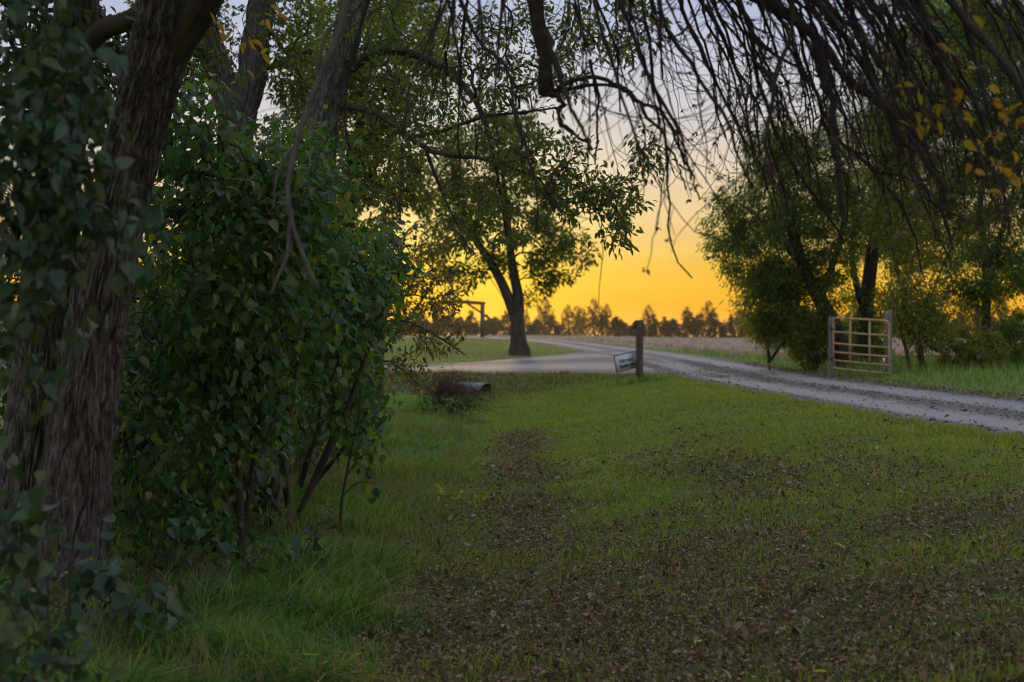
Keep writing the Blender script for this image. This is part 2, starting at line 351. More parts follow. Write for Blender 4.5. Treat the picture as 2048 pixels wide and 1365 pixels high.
band = np.maximum(band, bank)
uvg = np.stack([np.maximum(soil(X, Y), band), 0 * X], -1).reshape(-1, 2)
ground = obj('ground', gverts, [grid_faces(len(gy), len(gx))], M['ground'], uv=uvg)
tag(ground, 'mown green lawn and ditch with brown leaf-strewn patches', kind='structure')

def drape(a, b, n, k, lift, ruts):
    A = resample(np.asarray(a, float), n); B = resample(np.asarray(b, float), n); t = np.linspace(0, 1, k)
    jag = (n2(np.arange(n) * .37, np.zeros(n), 1.0, 2) - .5) * .3
    p = A[:, None] * (1 - t)[None, :, None] + B[:, None] * t[None, :, None]
    tt = np.broadcast_to(t, (n, k))
    p[..., 0] += np.where((tt < .02), jag[:, None], 0) - np.where(tt > .98, jag[::-1][:, None], 0)
    z = H0(p[..., 0], p[..., 1]) + lift + (n2(p[..., 0], p[..., 1], 1.4, 3) - .5) * .03
    z -= ruts * (np.exp(-((tt - .27) / .09) ** 2) + np.exp(-((tt - .73) / .09) ** 2))
    z = np.where((tt < .02) | (tt > .98), z - .06, z)
    return np.concatenate([p, z[..., None]], -1).reshape(-1, 3), grid_faces(n, k), np.stack([tt, tt * 0], -1).reshape(-1, 2)
ys = np.linspace(-12, 184, 700)
va, fa, ua = drape(np.stack([road_x(ys) - HALF, ys], -1), np.stack([road_x(ys) + HALF, ys], -1), 700, 36, .035, .03)
tag(obj('road', va, [fa], M['road'], uv=ua), 'gravel drive with two pale wheel tracks', kind='structure')
vb, fb, ub = drape(NEAR_E, FAR_E, 160, 30, .022, .01)
tag(obj('road', vb, [fb], M['road'], uv=ub), 'gravel side road bending off towards the lawn', kind='structure')
# ------------------------------------------------------------------ field with ripe crop
def field_edge(y): return road_x(y) + HALF + 1.0 + .6 * sm(100, 140, y)
fy = axis([(46, 130, 1.2), (130, 260, 4), (260, 424, 12)]); fu = np.r_[np.linspace(0, .12, 26), np.linspace(.14, 1, 40)]
FXv = field_edge(fy)[:, None] + fu[None] * (260 - 0 * fy)[:, None]; FYv = np.broadcast_to(fy[:, None], FXv.shape)
FZ = H0(FXv, FYv) + .10 + n2(FXv, FYv, .8, 4) * .12
FZ = np.where(fu[None] < .001, H0(FXv, FYv) - .05, FZ)
M['crop_mass'] = noise_mat('crop_mass', [(.3, (.19, .145, .125)), (.55, (.29, .23, .20)), (.75, (.37, .31, .27))], 1.6, (1, .3, 1), bump=.8, bscale=9, bdist=.15)
tag(obj('field', np.stack([FXv, FYv, FZ], -1).reshape(-1, 3), [grid_faces(*FXv.shape)], M['crop_mass']), 'pale tan field of ripe crop beyond the drive', kind='structure')
n = 24000
yy = 46 + (R.random(n) ** 1.7) * 110; xx = field_edge(yy) + .1 + R.random(n) ** 1.2 * (14 + yy * .22)
row = np.round(xx / .38) * .38 + R.normal(0, .05, n)
b = np.stack([row, yy, H0(row, yy) + .05], -1)
v, f = grass_geo(b, R.uniform(.14, .30, n), R.uniform(.03, .055, n) * (1 + yy / 120), R.normal(0, .08, (n, 2)), 2)
tag(obj('crop_stalks', v, f, M['crop']), 'dry tan crop stalks standing in the field', 'crop', kind='stuff')

# ------------------------------------------------------------------ trees: attractor-grown skeletons
def ellipsoids(specs, n, shell=.35):
    """specs: (centre, radii, weight)"""
    w = np.array([s[2] for s in specs], float); cnt = R.multinomial(n, w / w.sum()); out = []
    for (c, r, _), k in zip(specs, cnt):
        d = unit(R.normal(size=(k, 3))); out.append(np.array(c) + d * (R.random(k) ** shell)[:, None] * np.array(r))
    return np.concatenate(out)
class Tree:
    def __init__(s, stems):
        """stems: list of (points, r0, r1); the first point of later stems is attached to the nearest existing node"""
        s.p = []; s.par = []; s.r0 = []
        for pts, ra, rb in stems:
            pts = np.asarray(pts, float); L = np.linalg.norm(np.diff(pts, axis=0), axis=1).sum()
            q = smooth_line(pts, max(5, int(L / .25)))
            last = -1
            if s.p: last = int(np.argmin(((np.array(s.p) - q[0]) ** 2).sum(1)))
            for i, x in enumerate(q):
                s.p.append(x); s.par.append(last); s.r0.append(ra + (rb - ra) * i / (len(q) - 1)); last = len(s.p) - 1
        s.nstem = len(s.p)
    def grow(s, att, step=.35, wig=.12, sag=0.0, skip=.25):
        N0 = len(s.p); buf = np.zeros((N0 + len(att) * 40, 3)); buf[:N0] = s.p; par = list(s.par); n = N0
        order = np.argsort(np.min(((att[:, None] - buf[None, :N0:4]) ** 2).sum(-1), 1))
        lo = int(N0 * skip) if len(s.p) < 400 else 0
        for k in order:
            a = att[k]; d = ((buf[:n] - a) ** 2).sum(1); d[:lo] = 1e9
            j = int(np.argmin(d)); L = math.sqrt(d[j]); m = max(2, min(38, int(L / step) + 1))
            st = buf[j].copy(); pj = par[j]
            tan = unit(st - buf[pj]) if pj >= 0 else np.array([0, 0, 1.])
            off = (R.normal(size=3) * wig) * L
            last = j
            for i in range(1, m + 1):
                t = i / m
                q = st + (a - st) * t + (tan * L * .35 + off) * (t * (1 - t)) * 1.6 + np.array([0, 0, sag * L * (t - t * t) * 2])
                buf[n] = q; par.append(last); last = n; n += 1
        s.p = buf[:n]; s.par = np.array(par); s.N0 = N0
        return s
    def radii(s, tip=.004, ex=2.3, cap=1e9):
        n = len(s.p); c = np.zeros(n); ch = np.zeros(n, int)
        for i in range(n - 1, -1, -1):
            if ch[i] == 0: c[i] = 1
            if s.par[i] >= 0: c[s.par[i]] += c[i]; ch[s.par[i]] += 1
        r = np.minimum(tip * c ** (1 / ex), cap); r0 = np.array(s.r0); r[:len(r0)] = np.maximum(r0, np.minimum(r[:len(r0)], r0 * 1.1))
        for i in range(len(r0), n): r[i] = min(r[i], r[s.par[i]] * .9) if s.par[i] < len(r0) else min(r[i], r[s.par[i]])
        s.r = r; s.ch = ch; s.c = c; return s
    def chains(s):
        n = len(s.p); kids = [[] for _ in range(n)]
        for i in range(n):
            if s.par[i] >= 0: kids[s.par[i]].append(i)
        starts = [i for i in range(n) if s.par[i] < 0]; out = []
        while starts:
            i = starts.pop(); ch = [i] if s.par[i] < 0 else [s.par[i], i]
            while kids[i]:
                k = sorted(kids[i], key=lambda j: -s.c[j]); starts += k[1:]; i = k[0]; ch.append(i)
            out.append(ch)
        return out
    def mesh(s, name, mat, parent, kbig=12, kmin=4):
        g = Geo()
        for ch in s.chains():
            ch = np.array(ch); r = s.r[ch].copy()
            if len(ch) > 1: r[0] = min(r[0], r[1] * 1.3)
            g.tube(s.p[ch], r, kbig if r.max() > .08 else (6 if r.max() > .025 else kmin), cap=False)
        return g.build(name, mat, parent)
    def tips(s, rmax): return np.where(s.r[:] <= rmax)[0]
def smooth_line(pts, n):
    pts = np.asarray(pts, float)
    if len(pts) == 2: return resample(pts, n)
    d = np.r_[0, np.cumsum(np.linalg.norm(np.diff(pts, axis=0), axis=1))]
    t = np.linspace(0, d[-1], n); m = np.gradient(pts, d, axis=0)
    i = np.clip(np.searchsorted(d, t, 'right') - 1, 0, len(pts) - 2); h = (d[i + 1] - d[i])[:, None]; u = ((t - d[i])[:, None]) / h
    return (2 * u**3 - 3 * u**2 + 1) * pts[i] + (u**3 - 2 * u**2 + u) * h * m[i] + (-2 * u**3 + 3 * u**2) * pts[i + 1] + (u**3 - u**2) * h * m[i + 1]
def leaves_on(tr, nleaf, rmax, L, W, spread, droop=.5, tmpl=LANCE, keep=None):
    idx = tr.tips(rmax); idx = idx[idx >= tr.N0] if len(idx[idx >= tr.N0]) else idx
    if keep is not None: idx = idx[keep(tr.p[idx])]
    j = R.choice(idx, nleaf); pj = tr.par[j]; t = R.random(nleaf)[:, None]
    base = tr.p[j] * t + tr.p[pj] * (1 - t); dirn = unit(tr.p[j] - tr.p[pj])
    side = unit(R.normal(size=(nleaf, 3)))
    pos = base + side * (R.random(nleaf) ** .7 * spread)[:, None]
    tip = unit(dirn * .5 + side * .9 + np.array([0, 0, -droop]) + R.normal(size=(nleaf, 3)) * .25)
    nrm = unit(R.normal(size=(nleaf, 3)) * .8 + np.array([0, -.25, .8]))
    return leaves_geo(pos, tip, nrm, R.uniform(.75, 1.25, nleaf) * L, R.uniform(.75, 1.25, nleaf) * W, tmpl)
def px_ell(px, py, rx, ry, d, depth=None, w=None):
    k = d / F; return (P(px, py, d), (rx * k, depth if depth else (rx + ry) / 2 * k, ry * k), w if w else rx * ry)

def leaf_children(parent, pos, tip, nrm, L, W, mesh_pool, mask=None):
    x, y, z = leaf_axes(tip, nrm); loc = np.array(parent.location)
    for i in range(len(pos)):
        o = bpy.data.objects.new('leaf', mesh_pool[i % len(mesh_pool)]); COL.objects.link(o); o.parent = parent
        m = np.eye(4); m[:3, 0] = x[i] * W[i]; m[:3, 1] = y[i] * L[i]; m[:3, 2] = z[i] * L[i]; m[:3, 3] = pos[i] - loc
        o.matrix_basis = Matrix(m.tolist())
def leaf_pool(name, tmpl, mat, n=3):
    out = []
    for k in range(n):
        v = tmpl[0].copy(); v[:, 2] *= .4 + .7 * k; v[:, 2] += .06 * np.sin(v[:, 1] * 5 + k * 2) * np.abs(v[:, 0]) * 2
        out.append(make_mesh(name, v, tmpl[1] if isinstance(tmpl[1], list) else [tmpl[1]], mat))
    return out

# ---- tree line across the field
def far_tree(seed, h, full, twiggy):
    tr = Tree([(np.array([[0, 0, -.5], [.1, 0, h * .3], [0, .1, h * .62]]), .16, .07)])
    att = ellipsoids([((0, 0, h * .6), (h * .26, h * .26, h * .34), 3), ((h * .12, 0, h * .35), (h * .25, h * .25, h * .2), full), ((0, 0, h * .85), (h * .12, h * .12, h * .22), twiggy)], 90)
    tr.grow(att, .9, .15).radii(.03, 2.4)
    g = Geo(); 
    for ch in tr.chains(): g.tube(tr.p[np.array(ch)], np.maximum(tr.r[np.array(ch)], .03), 3, cap=False)
    t_me = make_mesh('trunk', np.concatenate(g.v), [np.concatenate(x) for x in g.f.values()], M['bark_dark'])
    lv, lf = leaves_on(tr, int(1300 * full + 350), .2, .42, .24, .42, .1)
    lv[:, 2] = np.where(lv[:, 2] < h * .05, h * .05 + .2 * R.random(len(lv)), lv[:, 2])
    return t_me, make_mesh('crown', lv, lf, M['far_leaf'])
FT = [far_tree(i, h, fu, tw) for i, (h, fu, tw) in enumerate([(7, 1.3, .3), (8, 1.0, .5), (6, 1.6, .2), (9.5, .55, 1.2), (7.5, .8, .8), (5, 1.8, .1)])]
x = -105.0; k = 0
while x < 175:
    y = 428 + R.uniform(-5, 9); z = float(H0(x, y)); q = int(R.integers(0, 6)); scl = R.uniform(.8, 1.2)
    low = ['low rounded tree', 'medium leafy tree', 'low dense bushy tree', 'tall sparse bare-topped tree', 'open airy tree', 'short thick scrub tree'][q]
    t = empty('shelterbelt_tree', (x, y, z), low + ' in the dark row beyond the tan field', 'tree', 'trees of the far row')
    t.scale = (scl * R.uniform(.9, 1.3), scl, scl); t.rotation_euler = (0, 0, R.uniform(0, 6.28))
    link('trunk', FT[q][0], t); link('crown', FT[q][1], t); x += R.uniform(1.5, 3.3)
sv, sf = [], 0
n = 24000
sx = R.uniform(-110, 180, n); sy = 432 + R.uniform(-6, 8, n); sz = H0(sx, sy) + R.random(n) ** 1.25 * (2.2 + 4.0 * n2(sx, sx * 0, .22))
v, f = leaves_geo(np.stack([sx, sy, sz], -1), unit(R.normal(size=(n, 3))), unit(R.normal(size=(n, 3))), R.uniform(.5, 1, n), R.uniform(.4, .7, n))
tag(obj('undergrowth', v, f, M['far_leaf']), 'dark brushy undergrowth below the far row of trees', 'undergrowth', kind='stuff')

# ---- ranch entrance frame on the far drive
e0 = P(965, 672, 150); e1 = P(870, 672, 150); top = 3.6
er = empty('ranch_entrance', ((e0[0] + e1[0]) / 2, 150, float(H0(-5, 150))), 'timber post-and-beam entrance frame over the far end of the drive', 'entrance gate')
for q in (e0, e1):
    g = Geo(); g.tube([(q[0], 150, 1.2), (q[0], 150, 3.3), (q[0], 150, 1.45 + top)], [.26, .23, .22], 10); g.build('post', M['wood_dark'], er)
g = Geo(); g.tube([(e1[0] - .9, 150, 1.45 + top), ((e0[0] + e1[0]) / 2, 150, 1.5 + top + .12), (e0[0] + .3, 150, 1.4 + top)], [.17, .19, .18], 10); g.build('beam', M['wood_dark'], er)
for q, sg in ((e0, -1), (e1, 1)):
    g = Geo(); g.tube([(q[0] + sg * 1.6, 150, 1.4 + top), (q[0], 150, .35 + top)], .11, 8); g.build('brace', M['wood_dark'], er)
g = Geo(); g.tube([(e0[0] + .1, 150, 3.75), (e0[0] + .45, 150, 3.7), (e0[0] + .95, 150, 3.1), (e0[0] + 1.05, 150, 2.9)], [.14, .15, .12, .1], 8); g.build('brace', M['wood_dark'], er)

# ---- tree with forked trunk on the island lawn
d = 60; tb = P(1040, 712, d); tb[2] = float(Hg(tb[0], tb[1])) - .1
ct = empty('forked_tree', tuple(tb), 'leafy forked tree leaning apart on the island lawn', 'tree')
tr = Tree([([tb, P(1037, 680, d), P(1035, 652, d)], .40, .30),
           ([P(1035, 652, d), P(1020, 605, d), P(1003, 565, d), P(975, 515, d + .5), P(945, 470, d + 1), P(918, 400, d + 1), P(903, 320, d + 1.5)], .25, .06),
           ([P(1035, 652, d), P(1037, 600, d), P(1028, 550, d), P(1018, 480, d - .5), P(1012, 400, d - .5), P(1000, 310, d - 1)], .26, .06)])
tr.p[0][2] -= .2; tr.r0[0] = .52; tr.r0[1] = .46
att = ellipsoids([px_ell(1040, 450, 115, 110, d), px_ell(1115, 515, 75, 65, d), px_ell(895, 430, 80, 110, d), px_ell(980, 310, 130, 100, d), px_ell(930, 555, 45, 30, d, w=700), px_ell(1085, 585, 40, 22, d, w=700)], 330)
tr.grow(att, .6, .15, .05, .35).radii(.012, 2.2, .16)
tr.mesh('trunk', M['bark_dark'], ct)
v, f = leaves_on(tr, 12000, .03, .25, .10, .40, .35); obj('crown', v, f, M['ash'], ct)

# ---- grove right of the drive
def grove_tree(name, label, stems, ells, natt, nleaf, mat, L=.115, W=.038, spread=.36, droop=.9, tip=.006, step=.35):
    base = np.array(stems[0][0][0]); base[2] = float(Hg(base[0], base[1])) - .08
    e = empty(name, tuple(base), label, 'tree', 'trees beside the tube gate')
    stems[0][0][0] = base
    t = Tree(stems); t.grow(ellipsoids(ells, int(natt * 1.5), .5), step, .16, .10, .3).radii(tip, 2.2, .09)
    t.mesh('trunk', M['bark_dark'], e)
    v, f = leaves_on(t, nleaf, .02, L, W, spread, droop); obj('crown', v, f, mat, e); return e
d = 39
grove_tree('willow_tree', 'broad green tree with thick trunk leaning towards the field behind the gate',
    [([P(1695, 735, d), P(1672, 660, d), P(1640, 600, d), P(1612, 545, d), P(1590, 480, d), P(1570, 400, d), P(1550, 300, d)], .27, .06),
     ([P(1612, 545, d), P(1560, 480, d), P(1500, 420, d)], .10, .03), ([P(1640, 600, d), P(1680, 480, d), P(1700, 330, d)], .12, .03)],
    [px_ell(1560, 430, 120, 170, d), px_ell(1470, 460, 65, 110, d), px_ell(1520, 580, 75, 70, d), px_ell(1660, 380, 110, 180, d), px_ell(1640, 560, 80, 90, d), px_ell(1560, 300, 80, 70, d), px_ell(1600, 650, 90, 50, d)], 560, 44000, M['willow'])
grove_tree('willow_tree', 'tall green tree with straight twin trunks right behind the gate middle',
    [([P(1733, 735, d + 1.5), P(1730, 650, d + 1.5), P(1738, 560, d + 1.5), P(1760, 420, d + 1), P(1800, 250, d + 1), P(1830, 60, d + 1)], .24, .08),
     ([P(1730, 640, d + 1.5), P(1705, 520, d + 1), P(1715, 380, d + 1)], .12, .04)],
    [px_ell(1850, 250, 130, 200, d + 2), px_ell(1840, 60, 100, 130, d + 2), px_ell(1950, 60, 120, 130, d + 3), px_ell(1775, 200, 70, 120, d + 2), px_ell(1760, 440, 90, 150, d + 2), px_ell(1900, 430, 100, 130, d + 2), px_ell(1740, 620, 80, 60, d + 2, w=5000)], 620, 64000, M['willow'])
grove_tree('willow_tree', 'dark green tree with slim trunk standing among brush past the gate',
    [([P(1978, 755, 37), P(1972, 640, 37), P(1975, 540, 37), P(1960, 420, 37.5), P(1990, 250, 38), P(2010, 50, 38)], .13, .04),
     ([P(1975, 560, 37), P(2010, 440, 37), P(2050, 300, 37)], .08, .03)],
    [px_ell(1990, 250, 100, 260, 38), px_ell(2090, 180, 120, 300, 38), px_ell(2000, 520, 100, 120, 37), px_ell(1930, 580, 70, 90, 37, w=5000), px_ell(1960, 60, 110, 120, 39)], 560, 56000, M['willow'])
grove_tree('yellowing_tree', 'slender yellow-green tree leaning outward between gate and brush',
    [([P(1846, 750, 35), P(1838, 690, 35), P(1815, 610, 35), P(1790, 520, 35), P(1770, 400, 35)], .085, .03),
     ([P(1838, 690, 35), P(1860, 600, 35), P(1900, 500, 35)], .05, .02)],
    [px_ell(1810, 450, 70, 120, 35), px_ell(1850, 640, 70, 60, 35), px_ell(1780, 300, 60, 110, 35), px_ell(1870, 180, 80, 90, 35, w=4000)], 220, 15000, M['yellowing'], tip=.005)
grove_tree('thorn_sapling', 'thin dark sapling with bent stem just past the gate post',
    [([P(1822, 745, 34.5), P(1812, 700, 34.5), P(1798, 650, 34.5), P(1790, 600, 34.5)], .06, .02)],
    [px_ell(1810, 590, 60, 70, 34.5), px_ell(1850, 660, 50, 40, 34.5)], 90, 3000, M['yellowing'], tip=.005)
grove_tree('bushy_sapling', 'bushy yellowish sapling drooping to the verge at the field corner',
    [([P(1540, 722, 40), P(1535, 670, 40), P(1540, 600, 40)], .06, .02), ([P(1540, 722, 40), P(1580, 660, 40), P(1600, 590, 40)], .05, .02)],
    [px_ell(1530, 640, 45, 55, 40), px_ell(1590, 650, 55, 55, 40), px_ell(1560, 560, 60, 50, 40)], 200, 12000, M['yellowing'], tip=.005)
for q, (px, py, dd, rx, ry, nl, lab) in enumerate([(1940, 705, 35, 75, 55, 5000, 'low tangled brush with yellow-green leaves near the slim trunk'), (2040, 690, 36, 60, 75, 5000, 'dark scrubby brush thick with leaves past the slim trunk'),
                                                   (1620, 690, 39, 45, 45, 4500, 'leafy shrub crowding the weathered gate post from behind'), (1735, 690, 42, 50, 40, 3500, 'dim shrub seen through the bars of the tube gate')]):
    c, r, _ = px_ell(px, py, rx, ry, dd); z0 = float(Hg(c[0], c[1])) - .05
    e = empty('brush_shrub', (c[0], c[1], z0), lab, 'shrub', 'brush along the verge')
    st = [([np.array([c[0] + dx * .15, c[1], z0]), np.array([c[0] + dx * .5, c[1], z0 + .5]), np.array([c[0] + dx, c[1] + .2, c[2] + r[2] * .5])], .025, .01) for dx in (-.6, -.15, .3, .7)]
    t = Tree(st); t.grow(ellipsoids([(c, r, 1)], 110), .3, .2, .1, .2).radii(.004, 2.2, .02); t.mesh('stems', M['bark_dark'], e)
    v, f = leaves_on(t, nl, .02, .10, .045, .15, .6); obj('foliage', v, f, M['yellowing'] if q in (0, 2) else M['willow'], e)

# ------------------------------------------------------------------ tube gate and its posts
gl, gr = P(1667, 738, 34.5), P(1778, 748, 33.0)
gl[2] = 1.6 - (738 - CY) / F * 34.5; gr[2] = 1.6 - (749 - CY) / F * 33.0
base_z = (gl[2] + gr[2]) / 2
gate = empty('tube_gate', tuple((gl + gr) / 2), 'rusty tan six-bar tube gate standing shut between two posts', 'gate')
hgt = 1.24; rt = .028; up = np.array([0, 0, 1.])
fr = [gl, gl + up * (hgt - .12), gl + up * (hgt - .03) + (gr - gl) * .015, gl + up * hgt + (gr - gl) * .06, gr + up * hgt - (gr - gl) * .06, gr + up * (hgt - .03) - (gr - gl) * .015, gr + up * (hgt - .12), gr]
g = Geo(); g.tube(fr, rt, 10); g.build('frame', M['rust'], gate)
for hh in (.0, .19, .39, .60, .88): 
    g = Geo(); g.tube([gl + up * (hh + .02), (gl + gr) / 2 + up * (hh + .012), gr + up * (hh + .02)], .024, 10); g.build('bar', M['rust'], gate)
for t_ in (.31, .66):
    q = gl + (gr - gl) * t_; ang = math.atan2(gr[1] - gl[1], gr[0] - gl[0]); ca, sa = math.cos(ang), math.sin(ang)
    g = Geo(); g.box(q + up * (hgt / 2 + .01) + np.array([0.012, .045, 0]), (.028, .012, hgt / 2), [[ca, -sa, 0], [sa, ca, 0], [0, 0, 1]]); g.build('upright', M['rust'], gate)
    g = Geo(); g.tube([q + np.array([0, -.03, 0]), q + up * hgt + np.array([0, -.03, 0])], .011, 8); g.build('upright', M['rust'], gate)
for hh in (.25, .98):
    g = Geo(); g.box(gl + up * hh + np.array([-.035, .03, 0]), (.05, .018, .03)); g.tube([gl + up * (hh - .05) + [-.03, 0, 0], gl + up * (hh + .05) + [-.03, 0, 0]], .02, 8); g.build('hinge', M['steel'], gate)
g = Geo(); q = gr + up * .78; g.tube([q + [.0, -.03, 0], q + [.05, -.05, -.03], q + [.11, -.02, -.02], q + [.13, .03, .02]], .009, 6); g.build('latch_chain', M['steel'], gate)
def post(name, px, pyb, pyt, d, wpx, label, mat, cat='post', group=None, slant=True, rz=.25):
    b = P(px, pyb, d); hh = (pyb - pyt) / F * d; w = wpx / F * d / 2; z0 = float(Hg(b[0], b[1]))
    b[2] = min(b[2], z0 + .05)
    e = empty(name, tuple(b), label, cat, group)
    ca, sa = math.cos(rz), math.sin(rz); g = Geo()
    s = np.array([[-1, -1], [1, -1], [1, 1], [-1, 1]]) * w; s = s @ np.array([[ca, sa], [-sa, ca]])
    lev = np.linspace(-.25, hh, 9); v = []
    for i, z in enumerate(lev):
        jj = R.normal(0, .003, (4, 2)); v += [(b[0] + s[k, 0] + jj[k, 0], b[1] + s[k, 1] + jj[k, 1], b[2] + z - (.02 * k if slant and i == 8 else 0)) for k in range(4)]
    fs = [[i * 4 + k, i * 4 + (k + 1) % 4, i * 4 + 4 + (k + 1) % 4, i * 4 + 4 + k] for i in range(8) for k in range(4)] + [[32, 33, 34, 35]]
    g.add(v, fs); g.build('shaft', mat, e, smooth=False); return e, b, hh, w
GP = 'posts holding the tube gate'
pa = post('gate_post', 1663, 742, 622, 34.7, 9, 'weathered grey square post at the field end of the tube gate', M['wood'], group=GP)
pb = post('gate_post', 1777, 750, 620, 33.5, 10.5, 'weathered grey square post at the brush end of the tube gate', M['wood'], group=GP)
g = Geo(); g.box(P(1765, 721, 33.0) + np.array([0, -.12, 0]), (.02, .006, .05)); g.build('tag', M['tagw'], pb[0])

# ------------------------------------------------------------------ timber post and yard sign beside the drive
pe, pbz, ph, pw_ = post('timber_post', 1279, 756, 634, 33, 12.5, 'dark square timber post standing in a tuft of grass by the drive', M['wood_dark'], rz=.12, slant=False)
g = Geo(); hx = pbz + np.array([-.12, .01, ph - .11])
g.add([hx + np.array(q) for q in [(-.035, -.06, -.09), (.06, -.06, -.09), (.06, -.06, .10), (.02, -.06, .10), (-.035, -.06, .045), (-.035, .06, -.09), (.06, .06, -.09), (.06, .06, .10), (.02, .06, .10), (-.035, .06, .045)]],
      [[0, 1, 2, 3, 4][::1], [9, 8, 7, 6, 5]], [[0, 5, 6, 1], [1, 6, 7, 2], [2, 7, 8, 3], [3, 8, 9, 4], [4, 9, 5, 0]]); g.build('side_block', M['wood_dark'], pe, smooth=False)
g = Geo(); g.box(pbz + np.array([0, -pw_ - .012, ph - .58]), (.035, .012, .012)); g.build('latch', M['steel'], pe)
s_tl, s_tr, s_br, s_bl = P(1228.5, 712, 32.6), P(1276, 701, 33.2), P(1277, 735, 33.2), P(1233.5, 744.5, 32.6)
sg = empty('yard_sign', tuple(P(1234, 768, 32.6)), 'small white yard sign on wire stakes tilted beside the timber post', 'sign')
nn = unit(np.cross(s_tr - s_tl, s_bl - s_tl)); nn = nn if nn[1] < 0 else -nn
cr = [s_tl, s_tr, s_br, s_bl]
g = Geo(); g.add([c for c in cr] + [c - nn * .008 for c in cr], [[3, 2, 1, 0], [4, 5, 6, 7], [0, 1, 5, 4], [1, 2, 6, 5], [2, 3, 7, 6], [3, 0, 4, 7]]); g.build('panel', M['sign'], sg, smooth=False)
g = Geo()
g.tube([c + nn * .003 for c in cr + [cr[0]]], .009, 6); g.build('border', M['steel'], sg)
dn = unit(s_bl - s_tl)
g = Geo(); g.tube([s_tl - nn * .012, s_bl + dn * .33 - nn * .012], .007, 6); g.build('stake', M['steel'], sg)
g = Geo(); g.tube([s_tr - nn * .012, s_br + dn * .33 - nn * .012], .007, 6); g.build('stake', M['steel'], sg)
g = Geo(); a0 = s_bl + dn * .12; g.tube([a0, a0 + (s_br - s_bl) * .97], .006, 6); g.build('crossbar', M['steel'], sg)
ux = unit(s_tr - s_tl); uy = np.cross(nn, ux)
for txt, q in (('Stiklestad', (.18, .52)), ('thanks you', (.16, .83))):
    cu = bpy.data.curves.new('lettering', 'FONT'); cu.body = txt; cu.size = .118; cu.offset = .0035; cu.extrude = .0005; cu.space_character = 1.06; cu.materials.append(M['ink'])
    tmp = bpy.data.objects.new('lettering_tmp', cu); COL.objects.link(tmp); bpy.context.view_layer.update()
    me = bpy.data.meshes.new_from_object(tmp.evaluated_get(bpy.context.evaluated_depsgraph_get())); bpy.data.objects.remove(tmp)
    me.name = 'lettering'; o = link('lettering', me, sg)
    org = s_tl + (s_tr - s_tl) * q[0] * .9 + (s_bl - s_tl) * q[1] + nn * .004 - np.array(sg.location)
    m = np.eye(4); m[:3, 0] = ux; m[:3, 1] = uy; m[:3, 2] = nn; m[:3, 3] = org; o.matrix_basis = Matrix(m.tolist())

# ------------------------------------------------------------------ culvert pipe in the bank
cc = P(955, 768, 35.6); g = Geo()
zc = float(Hg(cc[0], cc[1])); cv = empty('culvert_pipe', (cc[0], cc[1], zc), 'grey corrugated culvert pipe end poking from the road bank', 'culvert pipe')
th = np.linspace(0, 2 * np.pi, 25)[:-1]; rings = []
axd = unit(np.array([-.7, 1, -.02])); sd = unit(np.cross(axd, [0, 0, 1.])); upv = np.cross(sd, axd)
for i in range(28):
    rr = .17 + (.01 if i % 2 else 0); rings.append((i * .06 - .35, rr))
for i in range(27, -1, -1): rings.append((i * .06 - .35, rings[i][1] - .012))
vv = []
for s_, rr in rings:
    for a in th: vv.append(np.array([cc[0], cc[1], zc + .02]) + axd * (s_ - .12 * math.sin(a) * (s_ < -.3)) + sd * math.cos(a) * rr + upv * math.sin(a) * rr)
nr = len(rings); fs = [[i * 24 + k, i * 24 + (k + 1) % 24, ((i + 1) % nr) * 24 + (k + 1) % 24, ((i + 1) % nr) * 24 + k] for i in range(nr) for k in range(24)]
g.add(vv, fs); g.build('pipe', M['galv'], cv)
